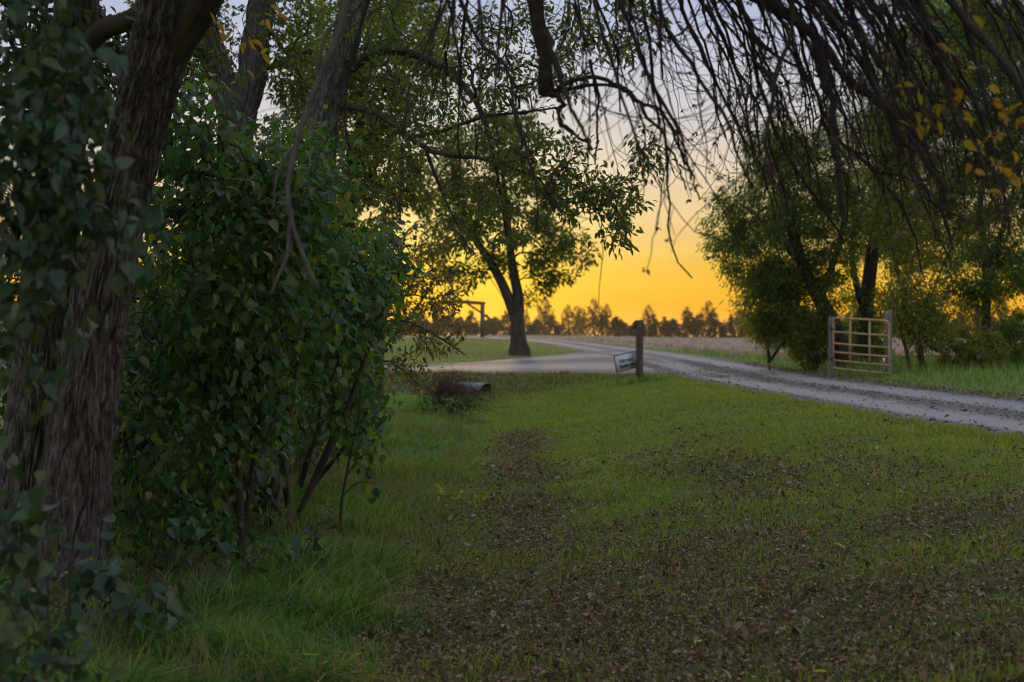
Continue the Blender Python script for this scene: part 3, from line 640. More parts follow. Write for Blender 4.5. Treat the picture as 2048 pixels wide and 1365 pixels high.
#PART2
# ------------------------------------------------------------------ lilac shrubs: clumped heart-shaped leaves on brown stems
heart_pool = leaf_pool('lilac_leaf', HEART, M['lilac'])
vine_pool = leaf_pool('vine_leaf', HEART, M['vine'])
gold_pool = leaf_pool('gold_leaf', OVL, M['gold'])
def shrub(name, label, cat, base, ells, nclump, per, L, pool, mat, nind=300, group=None, stems=5, spread=.17, stem_mat=None, hang=.8, pick=None, sr=.028):
    base = np.array(base, float); base[2] = float(Hg(base[0], base[1])) - .04
    e = empty(name, tuple(base), label, cat, group)
    cl = ellipsoids(ells, nclump, .28)
    cl = cl[cl[:, 2] > Hg(cl[:, 0], cl[:, 1]) + .12]
    ctr = np.average([c for c, _, _ in ells], axis=0)
    st = []
    for k in range(stems):
        a = R.uniform(0, 6.28); top = np.array(ells[k % len(ells)][0]) + R.normal(0, .15, 3)
        b0 = base + np.array([math.cos(a) * .2, math.sin(a) * .25, 0]); st.append(([b0, b0 * .6 + top * .4 + R.normal(0, .06, 3), top], sr, sr * .4))
    t = Tree(st); t.grow(cl, .22, .18, .08, .15).radii(.0028, 2.2, .022); t.mesh('stems', stem_mat or M['bark_dark'], e)
    cidx = np.array([np.linalg.norm((cl - np.array(c)) / np.array(r), axis=1) for c, r, _ in ells]).argmin(0)
    cc_ = np.array([c for c, _, _ in ells])[cidx]
    out = unit(cl - cc_); N = len(cl) * per; i = np.repeat(np.arange(len(cl)), per)
    pos = cl[i] + R.normal(0, spread * .55, (N, 3)) + out[i] * R.uniform(-.1, .06, N)[:, None]
    o = unit(out[i] + R.normal(0, .35, (N, 3)))
    tip = unit(o * .6 + np.array([0, 0, -hang]) + R.normal(0, .5, (N, 3)))
    nrm = unit(o * .55 + np.array([0, -.1, .7]) + R.normal(0, .6, (N, 3)))
    l = R.uniform(.5, 1.2, N) * L; w = l * R.uniform(.55, 1.05, N)
    ok = pos[:, 2] - l > Hg(pos[:, 0], pos[:, 1]) - .03; pos, tip, nrm, l, w, o = [q[ok] for q in (pos, tip, nrm, l, w, o)]
    tocam = unit(np.array([0, 0, EYE]) - pos); sc = (o * tocam).sum(1) + R.normal(0, .12, len(pos)) - .12 * pos[:, 1]
    u = CX + pos[:, 0] / pos[:, 1] * F; vv = CY - (pos[:, 2] - EYE) / pos[:, 1] * F
    sc = np.where((u > 10) & (u < 2030) & (vv > 10) & (vv < 1350), sc, -99)
    if pick is not None: sc = np.where(pick(u, vv), sc, -99)
    top = np.argsort(-sc)[:nind]; top = top[sc[top] > -50]; m = np.ones(len(pos), bool); m[top] = False
    leaf_children(e, pos[top], tip[top], nrm[top], l[top], w[top], pool)
    if m.any():
        v, f = leaves_geo(pos[m], tip[m], nrm[m], l[m], w[m], HEART); fo = obj('foliage', v, f, mat, e); fo['kind'] = 'stuff'
    return e
LG = 'lilac shrubs behind the big trunk'
shrub('lilac_shrub', 'tall dark lilac shrub with drooping heart-shaped leaves beside the furrowed trunk', 'shrub', (-1.95, 9.2, 0),
      [((-1.82, 9.0, 2.0), (.62, .7, .8), 3), ((-2.2, 8.9, 1.0), (.5, .6, .75), 1.4), ((-1.75, 9.3, 1.25), (.35, .4, .4), .8), ((-2.0, 9.0, 2.75), (.36, .5, .36), .7), ((-1.45, 9.1, 2.45), (.3, .4, .35), .5), ((-1.3, 9.2, 1.75), (.25, .4, .3), .35)], 560, 14, .074, heart_pool, M['lilac'], group=LG, spread=.2)
shrub('lilac_shrub', 'lilac shrub with upright crown rising highest behind the nearer lilac', 'shrub', (-1.9, 11.2, 0),
      [((-1.85, 11.0, 2.45), (.55, .8, .75), 2.5), ((-1.55, 11.1, 1.75), (.42, .7, .6), 1.6), ((-2.15, 11.0, 1.2), (.45, .6, .8), 1), ((-1.5, 11.0, 2.9), (.25, .5, .3), .4), ((-1.2, 11.2, 1.95), (.25, .4, .3), .4)], 450, 13, .074, heart_pool, M['lilac'], group=LG, spread=.2)
shrub('lilac_shrub', 'lilac shrub reaching out low over the grass towards the gravel road', 'shrub', (-1.85, 13.4, 0),
      [((-1.7, 13.3, 1.95), (.48, 1.0, .65), 2.0), ((-1.6, 13.3, 1.3), (.36, .8, .42), 1.4), ((-1.95, 13.8, .8), (.4, .9, .4), .7), ((-1.2, 13.6, 2.35), (.26, .6, .3), .5), ((-1.35, 12.6, .85), (.16, .3, .35), .3)], 380, 13, .074, heart_pool, M['lilac'], group=LG, spread=.2)
# young lilac shoot hanging over the grass
e = empty('lilac_sapling', tuple(P(680, 1092, 10.9) * [1, 1, 0] + [0, 0, .05]), 'slender young lilac shoot with drooping leaf clusters standing in long grass', 'sapling')
g = Geo(); stm = smooth_line([P(680, 1092, 10.9), P(684, 1000, 10.9), P(697, 930, 10.9), P(712, 860, 10.9), P(722, 800, 10.9)], 16); g.tube(stm, np.linspace(.014, .006, 16), 6); g.build('stem', M['bark_dark'], e)
cls = []
for a, b in ((.35, (745, 965)), (.5, (750, 900)), (.6, (690, 850)), (.75, (735, 840)), (.9, (760, 820))):
    p0 = stm[int(a * 15)]; p1 = P(*b, 10.9 + R.uniform(-.15, .15)); g = Geo(); g.tube(smooth_line([p0, (p0 + p1) / 2 + [0, 0, .05], p1], 6), np.linspace(.006, .003, 6), 5); g.build('twig', M['bark_dark'], e); cls += [p1] * 11
cls = np.array(cls); n = len(cls); pos = cls + R.normal(0, 1, (n, 3)) * [.055, .06, .06]
leaf_children(e, pos, unit(np.array([0, 0, -1.]) + R.normal(0, .35, (n, 3))), unit(R.normal(0, .6, (n, 3)) + [0, -.8, .3]), R.uniform(.065, .1, n), R.uniform(.05, .075, n), heart_pool)
# soft leafy growth close to the lens, low and beside the trunks
VG = 'leafy young growth before the trunks'
shrub('young_growth', 'dark leafy young growth hanging in front of the pair of furrowed trunks', 'shrub', (-1.6, 4.6, 0),
      [((-1.47, 4.4, 2.08), (.22, .2, .27), 1.5), ((-1.55, 4.5, 1.7), (.12, .2, .28), .6), ((-1.52, 4.6, 2.45), (.2, .2, .27), 1.0), ((-1.25, 4.5, 1.95), (.1, .12, .12), .25)], 105, 11, .062, vine_pool, M['vine'], 260, VG, 3, .12, sr=.006)
HG = 'thicket behind the trunks'
for bx, by, hh_, lab in ((-3.4, 13.0, 3.3, 'tall shadowy thicket shrub filling the gap behind the lilac and trunk'), (-4.9, 14.5, 3.6, 'dense dark thicket shrub behind the shadowed trunk'), (-3.6, 17.0, 3.4, 'thicket shrub at the foot of the split-stemmed tree'), (-3.0, 20.5, 3.0, 'loose thicket shrub rising past the leaning trunk'), (-2.9, 10.6, 2.2, 'low dark thicket shrub between trunk and lilac')):
    shrub('thicket_shrub', lab, 'shrub', (bx, by, 0), [((bx, by, hh_ * .62), (.85, .8, hh_ * .36), 2), ((bx + .3, by, hh_ * .28), (.85, .8, hh_ * .26), 1.4)], 300, 10, .10, heart_pool, M['vine'], 0, HG, 5, .26)
shrub('young_growth', 'soft leafy shoots at knee height before the furrowed trunk', 'shrub', (-1.5, 4.3, 0),
      [((-1.5, 4.2, .95), (.13, .2, .32), 1), ((-1.46, 4.3, .45), (.2, .2, .28), 1)], 42, 11, .06, vine_pool, M['vine'], 190, VG, 3, .11, sr=.005)
shrub('seedling_clump', 'low clump of broad green seedlings at the foot of the trunk', 'plant', (-1.95, 7.1, 0),
      [((-1.95, 7.0, .28), (.32, .3, .25), 1), ((-2.3, 7.0, .15), (.3, .3, .2), .6)], 36, 10, .10, vine_pool, M['lilac'], 160, None, 4, .12, sr=.006)
shrub('seedling_clump', 'shady seedlings and weeds under the lilac branches', 'plant', (-1.75, 8.3, 0),
      [((-1.75, 8.2, .35), (.35, .25, .3), 1), ((-1.35, 8.9, .22), (.25, .3, .2), .5)], 34, 10, .075, vine_pool, M['vine'], 140, None, 4, .12, sr=.006)

# ------------------------------------------------------------------ big furrowed trunks
def trunk_mesh(g, pts, rad, nseg=200, k=210, amp=.019, seed=0., fr=34, fz=5.2):
    pts = smooth_line(pts, nseg); rad = np.interp(np.linspace(0, 1, nseg), np.linspace(0, 1, len(rad)), rad)
    t = unit(np.gradient(pts, axis=0)); a = unit(np.cross(t, [0, 1., 0])); b = np.cross(t, a)
    th = np.arange(k) / k * 2 * np.pi; ct_, st_ = np.cos(th), np.sin(th)
    s = np.r_[0, np.cumsum(np.linalg.norm(np.diff(pts, axis=0), axis=1))]
    q = np.stack([np.broadcast_to(ct_ * .22 * fr, (nseg, k)), np.broadcast_to(st_ * .22 * fr, (nseg, k)), np.broadcast_to((s * fz)[:, None], (nseg, k))], -1) + seed
    w = vnoise(q * .5 + 9) * 1.3; q2 = q.copy(); q2[..., 0] += w; q2[..., 1] += w
    rid = 1 - np.abs(2 * vnoise(q2) - 1); rid2 = 1 - np.abs(2 * vnoise(q2 * [2.1, 2.1, 2.6] + 31) - 1); big = vnoise(q * [.09, .09, .15] + 5)
    c1 = np.exp(-((1 - rid) / .22) ** 2); c2 = np.exp(-((1 - rid2) / .25) ** 2)
    rr = rad[:, None] * (1 + (big - .5) * .22) + amp * (.8 - 1.7 * c1 - .8 * c2 + .5 * vnoise(q * 3))
    v = pts[:, None] + rr[..., None] * (ct_[None, :, None] * a[:, None] + st_[None, :, None] * b[:, None])
    i = np.arange(nseg - 1)[:, None] * k; j = np.arange(k)[None]; j2 = (j + 1) % k
    g.add(v.reshape(-1, 3), np.stack([i + j, i + j2, i + k + j2, i + k + j], -1).reshape(-1, 4))
kpx = 8 / F / 2
A_base = P(112, 1245, 8.0); A_base[2] = float(Hg(A_base[0], 8.0)) - .05
big = empty('boxelder_tree', tuple(A_base), 'big tree with furrowed leaning trunk and long drooping twigs over the lawn', 'tree')
g = Geo(); Apts = [A_base + [0, 0, -.1], P(120, 1180, 8.0), P(140, 1050, 8), P(165, 850, 8), P(192, 650, 8), P(218, 500, 7.95), P(252, 350, 7.9), P(290, 200, 7.8), P(325, 80, 7.7), P(345, -60, 7.6), P(350, -300, 7.5), P(330, -700, 7.6)]
trunk_mesh(g, Apts, np.array([200, 148, 116, 108, 104, 102, 102, 108, 108, 90, 75, 50]) * kpx)
g.build('trunk', M['bark'], big)
g = Geo(); limb0 = [P(310, 150, 7.75), P(370, 60, 7.65), P(440, -60, 7.5), (-1.05, 7.2, 4.1), (-.2, 6.8, 4.2), (.7, 6.4, 4.05), (1.7, 6.1, 3.8), (2.6, 5.9, 3.5), (3.3, 5.7, 3.2)]
trunk_mesh(g, limb0, np.array([66, 62, 58, 50, 44, 38, 30, 22, 12]) * kpx, 130, 48, .008, 4., 12)
g.build('limb', M['bark_dark'], big)
LIMB = smooth_line(np.array([np.array(q, float) for q in limb0]), 60)[18:]
B_base = P(30, 1150, 8.9); B_base[2] = float(Hg(B_base[0], 8.9)) - .05
tb2 = empty('boxelder_tree', tuple(B_base), 'shadowed furrowed trunk standing close behind the big leaning one', 'tree')
g = Geo(); trunk_mesh(g, [B_base + [0, 0, -.1], P(50, 980, 8.9), P(70, 800, 8.9), P(85, 620, 8.9), P(105, 450, 8.9), P(130, 250, 8.9), P(148, 80, 8.9), P(158, -120, 8.9), P(170, -500, 8.9)], np.array([130, 104, 98, 92, 86, 82, 84, 78, 55]) * 8.9 / F / 2, 170, 170, .017, 17.)
g.build('trunk', M['bark'], tb2)
g = Geo(); g.tube(smooth_line([P(165, 110, 8.9), P(205, 60, 8.7), P(260, 40, 8.6), P(330, -20, 8.5)], 14), np.linspace(.07, .05, 14), 10); g.build('limb', M['bark_dark'], tb2)
tw = Tree([([P(150, 60, 8.9), P(100, -60, 9.2), P(40, -200, 9.5)], .06, .03)]); tw.grow(ellipsoids([px_ell(60, 60, 100, 130, 10.5), px_ell(200, 120, 60, 130, 10.5), px_ell(330, 120, 60, 140, 11), px_ell(120, 200, 120, 120, 11)], 480), .25, .25, .3, .2).radii(.004, 2.1, .02); tw.mesh('branches', M['bark_dark'], tb2)
v, f = leaves_on(tw, 3200, .01, .08, .045, .1, .5, OVL); obj('crown', v, f, M['vine'], tb2)

# canopy of the big tree above the frame
ctree = Tree([([P(345, -60, 7.6), P(350, -300, 7.5), P(330, -700, 7.6)], .16, .08), (list(LIMB[::6]), .06, .03)])
att = ellipsoids([((-2.2, 7.2, 6.2), (2.6, 2.8, 1.9), 4), ((-2.6, 4.0, 4.6), (1.4, 2.0, 1.2), 2), ((1.6, 5.2, 5.4), (2.2, 2.2, 1.2), 1.3)], 300); att = att[att[:, 2] > 1.6 + .27 * att[:, 1] + .5]
ctree.grow(att, .5, .15, 0, .05).radii(.006, 2.2, .05); ctree.mesh('upper_branches', M['bark_dark'], big)
n = 17000; v, f = leaves_on(ctree, n, .03, .14, .085, .45, .5, LANCE, keep=lambda p: p[:, 2] > 1.6 + .27 * p[:, 1] + .45)
obj('crown', v, f, M['ash'], big)

# ------------------------------------------------------------------ drooping branches overhead (traced habit, own depth)
TR = [ # (points in photo, depth top, depth tip, width top, width tip)
 ([(1062, -40), (1070, 20), (1085, 100), (1094, 188)], 4.6, 4.5, 33, 25),
 ([(1094, 180), (1122, 205), (1120, 250), (1150, 270), (1185, 300)], 4.5, 4.4, 12, 4),
 ([(1105, 188), (1150, 160), (1210, 158), (1270, 185), (1320, 240), (1350, 300), (1372, 380)], 4.5, 4.3, 9, 3),
 ([(1110, 186), (1180, 172), (1250, 178), (1310, 220), (1360, 300), (1400, 400)], 4.5, 4.6, 8, 3),
 ([(930, -40), (960, 60), (1000, 95), (1030, 155), (1040, 230), (1055, 290), (1065, 340), (1072, 460)], 3.9, 3.8, 15, 4),
 ([(1090, 60), (1130, 150), (1158, 215), (1175, 260), (1180, 310)], 3.8, 3.7, 13, 4),
 ([(945, -50), (885, 30), (855, 100), (842, 160), (856, 240)], 3.9, 3.7, 12, 4),
 ([(905, -40), (862, 60), (830, 130), (806, 180), (794, 240), (790, 340), (797, 450)], 3.9, 3.7, 10, 3),
 ([(958, -40), (966, 60), (960, 140), (956, 215)], 3.8, 3.6, 9, 4),
 ([(1020, -60), (1002, 100), (990, 200), (1000, 290)], 4.2, 4, 10, 3),
 ([(1170, -50), (1215, 110), (1242, 200), (1264, 270), (1280, 330)], 4.0, 3.8, 14, 4),
 ([(1215, -40), (1290, 130), (1322, 200), (1350, 265), (1384, 360)], 4.2, 4, 14, 4),
 ([(1290, -50), (1345, 80), (1400, 180), (1442, 245), (1470, 320), (1505, 375)], 4.2, 4, 14, 4),
 ([(1440, -40), (1530, 8), (1572, 42), (1622, 82), (1662, 130), (1702, 168), (1752, 202), (1800, 235), (1860, 300)], 4.6, 4.3, 30, 9),
 ([(1590, -40), (1582, 70), (1560, 160), (1546, 230), (1540, 300), (1548, 370)], 4.0, 3.8, 16, 5),
 ([(1632, 90), (1652, 200), (1660, 300), (1674, 380), (1692, 450)], 4.3, 4.0, 19, 7),
 ([(1600, -40), (1640, 20), (1710, 80), (1752, 150), (1792, 230), (1832, 310), (1872, 370), (1898, 440)], 4.1, 3.9, 17, 7),
 ([(1840, -40), (1868, 60), (1890, 130), (1906, 200), (1935, 250), (1980, 330)], 3.9, 3.7, 13, 4),
 ([(1860, -40), (1940, 40), (1992, 90), (2032, 160), (2080, 250)], 3.7, 3.6, 22, 12),
 ([(1450, -30), (1490, 70), (1532, 112), (1582, 142), (1622, 192), (1642, 242), (1700, 330)], 4.4, 4.3, 12, 4),
 ([(1480, -20), (1510, 80), (1542, 200), (1572, 262), (1604, 322), (1642, 392), (1684, 480)], 4.6, 4.5, 11, 4),
 ([(1340, -60), (1370, 60), (1400, 120), (1460, 220), (1490, 290)], 4.8, 4.7, 11, 4),
 ([(1790, 225), (1812, 290), (1842, 360), (1882, 430), (1905, 500)], 4.3, 4.1, 10, 5),
 ([(1930, -30), (1960, 130), (1985, 260), (2010, 380), (2020, 470)], 4.2, 4.1, 10, 4),
 ([(1700, -40), (1740, 100), (1790, 260), (1850, 420), (1900, 520)], 4.9, 4.8, 10, 3),
 ([(1250, -30), (1300, 180), (1330, 350), (1340, 460), (1352, 520), (1384, 556)], 4.4, 4.2, 9, 2.5),
 ([(1180, 120), (1200, 240), (1190, 330)], 4.8, 4.7, 6, 3),
 ([(745, -40), (712, 90), (692, 200), (700, 300)], 5.2, 5, 9, 4),
 ([(1760, 10), (1830, 190), (1860, 300), (1880, 400), (1905, 500)], 5.2, 5, 9, 3),
 ([(1640, 240), (1740, 330), (1790, 380), (1840, 480), (1850, 560)], 4.8, 4.7, 8, 3),
]
lines = []
def limb_near(p):
    i = int(np.argmin(np.abs(LIMB[:, 0] - p[0] * 1.02) + .3 * np.abs(LIMB[:, 1] - p[1]))); return LIMB[i]
for pts, d0, d1, w0, w1 in TR:
    d0 *= 1.3; d1 *= 1.3; n = len(pts); dd = np.linspace(d0, d1, n); q = np.array([P(x, y, z) for (x, y), z in zip(pts, dd)])
    w = np.linspace(w0, w1, n) * 1.22 * dd / F / 2
    if pts[0][1] < 0:
        l = limb_near(q[0] + [-.15, 0, .5]); mid = (l + q[0]) / 2 + [0, 0, .05]; q = np.vstack([l, mid, q]); w = np.r_[w[0] * 1.3, w[0] * 1.12, w]
    k = max(10, len(q) * 4); lines.append((smooth_line(q, k), np.interp(np.linspace(0, 1, k), np.linspace(0, 1, len(q)), w), 1))
for i in range(105):                                    # further droopers following the same habit
    px = R.uniform(880, 2090) if i % 3 else R.uniform(1350, 2090); dd = R.uniform(4.8, 7.2)
    slope = np.interp(px, [700, 950, 1150, 1500, 2050], [-.3, -.05, .33, .66, .7]) + R.normal(0, .12); ln = R.uniform(170, 470) if px > 1300 else R.uniform(120, 380)
    if 1150 < px < 1360: ln *= .6
    yy = np.linspace(-60, ln, 6); xx = px + slope * (yy + 60) * (1 - .35 * (yy + 60) / (ln + 60)) + np.cumsum(R.normal(0, 8, 6))
    q = np.array([P(a, b, dd + .12 * R.normal()) for a, b in zip(xx, yy)]); l = limb_near(q[0] + [-.2, 0, .5]); q = np.vstack([l, (l + q[0]) / 2 + [0, 0, .08], q])
    w = np.linspace(R.uniform(7, 14), 3, len(q)) * dd / F / 2; lines.append((smooth_line(q, 28), np.interp(np.linspace(0, 1, 28), np.linspace(0, 1, len(q)), w), 1))
g = Geo(); buds = []
def spawn(line, rad, level):
    L = np.linalg.norm(np.diff(line, axis=0), axis=1).sum(); cnt = int(L * (4.2 if level == 1 else 4.5) * R.uniform(.6, 1.2))
    for _ in range(cnt):
        i = int(R.integers(2, len(line) - 1)); p0 = line[i]; tan = unit(line[i] - line[i - 1])
        v = EYE + .24 * p0[1]
        if p0[2] > v + .1: continue
        up_ = CX + p0[0] / p0[1] * F; vp_ = CY - (p0[2] - EYE) / p0[1] * F
        if 1190 < up_ < 1430 and vp_ > 300 and R.random() < .85: continue
        if vp_ > 470: continue
        shorten = .35 if vp_ > 300 else 1.0
        side = unit(np.cross(tan, R.normal(size=3))); dr = unit(tan * R.uniform(.8, 1.6) + side * R.uniform(.3, .8)); ln = R.uniform(.2, .85) * (1 if level == 1 else .55) * shorten
        m = 9; pts = [p0]; cur = R.normal(size=3) * .07 + np.array([0, 0, -.03 if R.random() < .65 else .12])
        for s_ in range(m): dr = unit(dr + cur + R.normal(size=3) * .16); pts.append(pts[-1] + dr * ln / m)
        pts = np.array(pts); r0 = min(rad[i] * .6, R.uniform(.0026, .0048) if level == 1 else R.uniform(.0016, .0026)); rr = np.linspace(r0, .0013, m + 1)
        g.tube(pts, rr, 4, cap=False)
        if R.random() < .5: buds.append(pts[-1]); buds.append(pts[R.integers(3, m)])
        if level == 1: spawn(pts, rr, 2)
for li, (ln_, rd, lv) in enumerate(lines):
    jit = np.cumsum(R.normal(0, .0075, ln_.shape), 0); jit -= np.linspace(0, 1, len(jit))[:, None] * jit[-1]
    ln2 = ln_ + jit * (np.linspace(0, 1, len(jit))[:, None] > .05); rr = rd * (1 + .18 * R.normal(size=len(rd)) * .5)
    g.tube(ln2, np.maximum(rr, .0012), 7, cap=True); spawn(ln2, rd, 1)
g.build('drooping_branches', M['twig'], big)
bd = np.array(buds); pxs = CX + bd[:, 0] / bd[:, 1] * F; bd = bd[(R.random(len(bd)) < np.interp(pxs, [900, 1300, 1500, 2000], [.06, .3, .8, .8]))]
bi = np.repeat(np.arange(len(bd)), 4); n = len(bi)
v, f = leaves_geo(bd[bi] + R.normal(0, .006, (n, 3)), unit(R.normal(size=(n, 3)) + [0, 0, -.5]), unit(R.normal(size=(n, 3))), R.uniform(.013, .028, n), R.uniform(.009, .018, n)); o = obj('seeds', v, f, M['dead'], big); o['kind'] = 'stuff'
# dead branch with skylight painted into its paler colour, and golden compound leaves
g = Geo()
for pts, w0, w1 in (([(720, -120), (692, 0), (680, 60), (655, 125), (620, 205), (592, 290), (578, 370), (584, 440), (606, 505), (640, 585)], 17, 8), ([(580, 420), (578, 500), (550, 592)], 10, 5), ([(692, 20), (662, 60), (640, 150), (650, 190)], 9, 4), ([(600, 280), (560, 330), (540, 420)], 7, 3)):
    q = smooth_line(np.array([P(a, b, 5.6) for a, b in pts]), 30); g.tube(q + np.cumsum(R.normal(0, .002, q.shape), 0), np.linspace(w0, w1, 30) * 5.6 / F / 2, 8)
q = smooth_line([P(720, -120, 5.6), np.array([-.45, 5.9, 3.6]), LIMB[8]], 10); g.tube(q, .018, 8)
g.build('dead_branch', M['twig_skylit'], big)
pos, dep = [], []
for px, py, c, dd, sp in ((440, 42, 5, 7.2, 22), (468, 60, 4, 7.2, 20), (500, 88, 7, 7.2, 26), (530, 40, 5, 7.6, 30), (1835, 212, 4, 5.0, 50), (1868, 240, 4, 5.0, 48), (1940, 185, 6, 5.0, 62), (2000, 255, 8, 5.0, 72), (2030, 210, 6, 5.0, 62), (2025, 385, 5, 5.0, 52), (1965, 300, 4, 5.0, 52), (1925, 80, 3, 5.0, 52)):
    for _ in range(c): pos.append(P(px + R.normal(0, sp * .6), py + R.normal(0, sp * .6), dd + R.normal(0, .05)))
pos = np.array(pos); n = len(pos); g = Geo()
for i in range(n):
    c_ = pos[max(0, i - 1)] if i and np.linalg.norm(pos[i] - pos[i - 1]) < .2 else pos[i] + [-.05, .02, .16]
    g.tube(smooth_line([c_ + [-.03, .01, .05], (c_ + pos[i]) / 2 + [0, 0, .012], pos[i]], 5), .0016, 4)
for a_, b_ in ((0, 8), (9, 15), (21, 29), (29, 43)):
    q = pos[a_:b_].mean(0); l = limb_near(q + [-.3, 0, .6]); g.tube(smooth_line([l, (l + q) / 2 + [.05, 0, .1], q + [-.02, 0, .05], pos[b_]], 12), np.linspace(.007, .002, 12), 5)
g.build('leaf_stalks', M['twig'], big)['kind'] = 'stuff'
leaf_children(big, pos, unit(R.normal(0, .6, (n, 3)) + [.5, 0, -.6]), unit(R.normal(0, .5, (n, 3)) + [0, -.8, .4]), R.uniform(.05, .085, n), R.uniform(.025, .04, n), gold_pool)

# ------------------------------------------------------------------ trees standing behind the lilacs
def back_tree(label, stems, ells, natt, nleaf, mat, L, W, spread, tip=.005, rc=.05, tmpl=OVL, droop=.5, group='trees behind the lilacs', sag=.12, extra=None, rmax=.012):
    b = np.array(stems[0][0][0]); b[2] = float(Hg(b[0], b[1])) - .1; stems[0][0][0] = b
    e = empty('hedgerow_tree', tuple(b), label, 'tree', group)
    g = Geo()
    for pts, ra, rb in stems:
        if ra > .1: trunk_mesh(g, [np.array(p) for p in pts], np.linspace(ra, rb, len(pts)), 90, 72, .014, R.uniform(0, 50), 20, 3.)
    if g.n: g.build('trunk', M['bark'], e)
    t = Tree(stems); 
    if g.n: t.r0 = [r * .8 for r in t.r0]
    t.grow(ellipsoids(ells, natt), .3, .2, sag, .25).radii(tip, 2.15, rc); t.mesh('branches', M['bark_dark'], e)
    v, f = leaves_on(t, nleaf, rmax, L, W, spread, droop, tmpl); obj('crown', v, f, mat, e); return e, t
d = 18.; kk = d / F / 2
back_tree('tree with a trunk split into two furrowed stems above the lilac', [
    ([P(470, 720, d), P(470, 500, d), P(470, 300, d), P(464, 230, d), P(436, 140, d), P(406, 50, d), P(390, -60, d), P(370, -200, d)], 80 * kk, 42 * kk),
    ([P(470, 290, d), P(484, 220, d), P(500, 165, d), P(512, 80, d), P(528, -20, d), P(545, -180, d)], 66 * kk, 46 * kk),
    ([P(520, 30, d), P(560, 90, d), P(590, 130, d)], .05, .02), ([P(505, 140, d), P(560, 130, d), P(620, 100, d)], .06, .03)],
    [px_ell(330, 100, 120, 150, d), px_ell(580, 60, 90, 140, d), px_ell(430, -150, 200, 120, d), px_ell(580, 240, 60, 80, d, w=4000), px_ell(430, 120, 60, 150, d, w=9000), px_ell(600, 160, 60, 120, d, w=6000)], 620, 7000, M['ash'], .08, .045, .13, .004, tmpl=LANCE)
d = 15.; kk = d / F / 2
back_tree('tree with dark arching limbs reaching out over the drive from a leaning trunk', [
    ([P(600, 780, d), P(618, 560, d), P(632, 400, d), P(642, 290, d), P(656, 200, d), P(686, 100, d), P(706, 10, d), P(716, -100, d), P(720, -260, d)], 84 * kk, 48 * kk),
    ([P(692, 150, d), P(715, 125, d), P(760, 102, d - .2), P(830, 108, d - .4), P(890, 138, d - .6), P(935, 180, d - .8), P(968, 235, d - 1), P(984, 300, d - 1), P(1000, 380, d - 1), P(1012, 470, d - .9)], 13 * kk * 2, 5 * kk),
    ([P(662, 212, d), P(720, 216, d - .1), P(770, 235, d - .3), P(815, 270, d - .4), P(850, 298, d - .6), P(900, 312, d - .8), P(970, 318, d - 1.0), P(1060, 350, d - 1.2)], 11 * kk * 2, 5 * kk),
    ([P(820, 275, d - .4), P(880, 265, d - .5), P(960, 235, d - .7), P(1050, 225, d - 1), P(1120, 215, d - 1.3)], 5 * kk * 2, 2 * kk * 2),
    ([P(850, 296, d - .5), P(890, 400, d - .6), P(930, 480, d - .6)], 5 * kk * 2, 2 * kk * 2)],
    [px_ell(1160, 380, 90, 60, d - 1.2, .6, 3500), px_ell(1240, 430, 60, 70, d - 1.4, .5, 2600), px_ell(1080, 300, 110, 60, d - 1.2, .7, 2500), px_ell(900, 220, 130, 100, d - .6, 1, 4500), px_ell(960, 420, 90, 80, d - 1, .8, 3500),
     px_ell(1300, 310, 60, 40, d - 1.4, .5, 1000), px_ell(780, 60, 150, 140, d, 1.6, 9000), px_ell(1050, 110, 160, 130, d - .6, 1.2, 8000), px_ell(1230, 60, 120, 80, d - .6, 1.2, 3500), px_ell(760, 330, 70, 100, d, .8, 2500)], 860, 8500, M['ash'], .075, .036, .11, .0028, .02, sag=.22)
d = 24.
back_tree('yellow-green backlit tree showing between the lilac and the drive', [
    ([P(690, 740, d), P(690, 560, d), P(700, 400, d), P(720, 250, d), P(740, 60, d)], .13, .05), ([P(697, 430, d), P(760, 320, d), P(820, 230, d)], .06, .02)],
    [px_ell(720, 400, 80, 120, d), px_ell(760, 250, 110, 130, d), px_ell(800, 90, 130, 120, d), px_ell(820, 400, 60, 80, d), px_ell(640, 150, 80, 160, d)], 400, 15000, M['yellowing'], .105, .055, .2, .005, .04, LANCE)
d = 28.
back_tree('thin russet-leaved tree glowing against the sunset', [
    ([P(760, 725, d), P(770, 640, d), P(790, 560, d), P(810, 470, d)], .07, .03), ([P(765, 700, d), P(830, 620, d), P(870, 560, d)], .04, .02)],
    [px_ell(780, 560, 60, 80, d), px_ell(850, 520, 60, 90, d), px_ell(880, 600, 50, 50, d), px_ell(740, 620, 40, 60, d)], 200, 2000, M['amber'], .11, .05, .18, .004, .03)
e, t = back_tree('low amber-leaved branchy sapling bending over the lawn by the lilac', [
    ([P(690, 820, 17), P(705, 730, 17), P(740, 660, 17), P(800, 640, 16.8), P(870, 670, 16.6), P(930, 710, 16.5)], .04, .008), ([P(705, 730, 17), P(770, 720, 16.8), P(850, 780, 16.6)], .02, .006), ([P(740, 660, 17), P(800, 590, 17), P(870, 600, 16.8)], .02, .006)],
    [px_ell(880, 680, 55, 45, 16.6, .5), px_ell(800, 640, 60, 50, 16.8, .5), px_ell(900, 610, 40, 40, 16.8, .4), px_ell(810, 745, 55, 40, 16.8, .5)], 150, 520, M['amber'], .085, .042, .09, .002, .01, sag=.3)

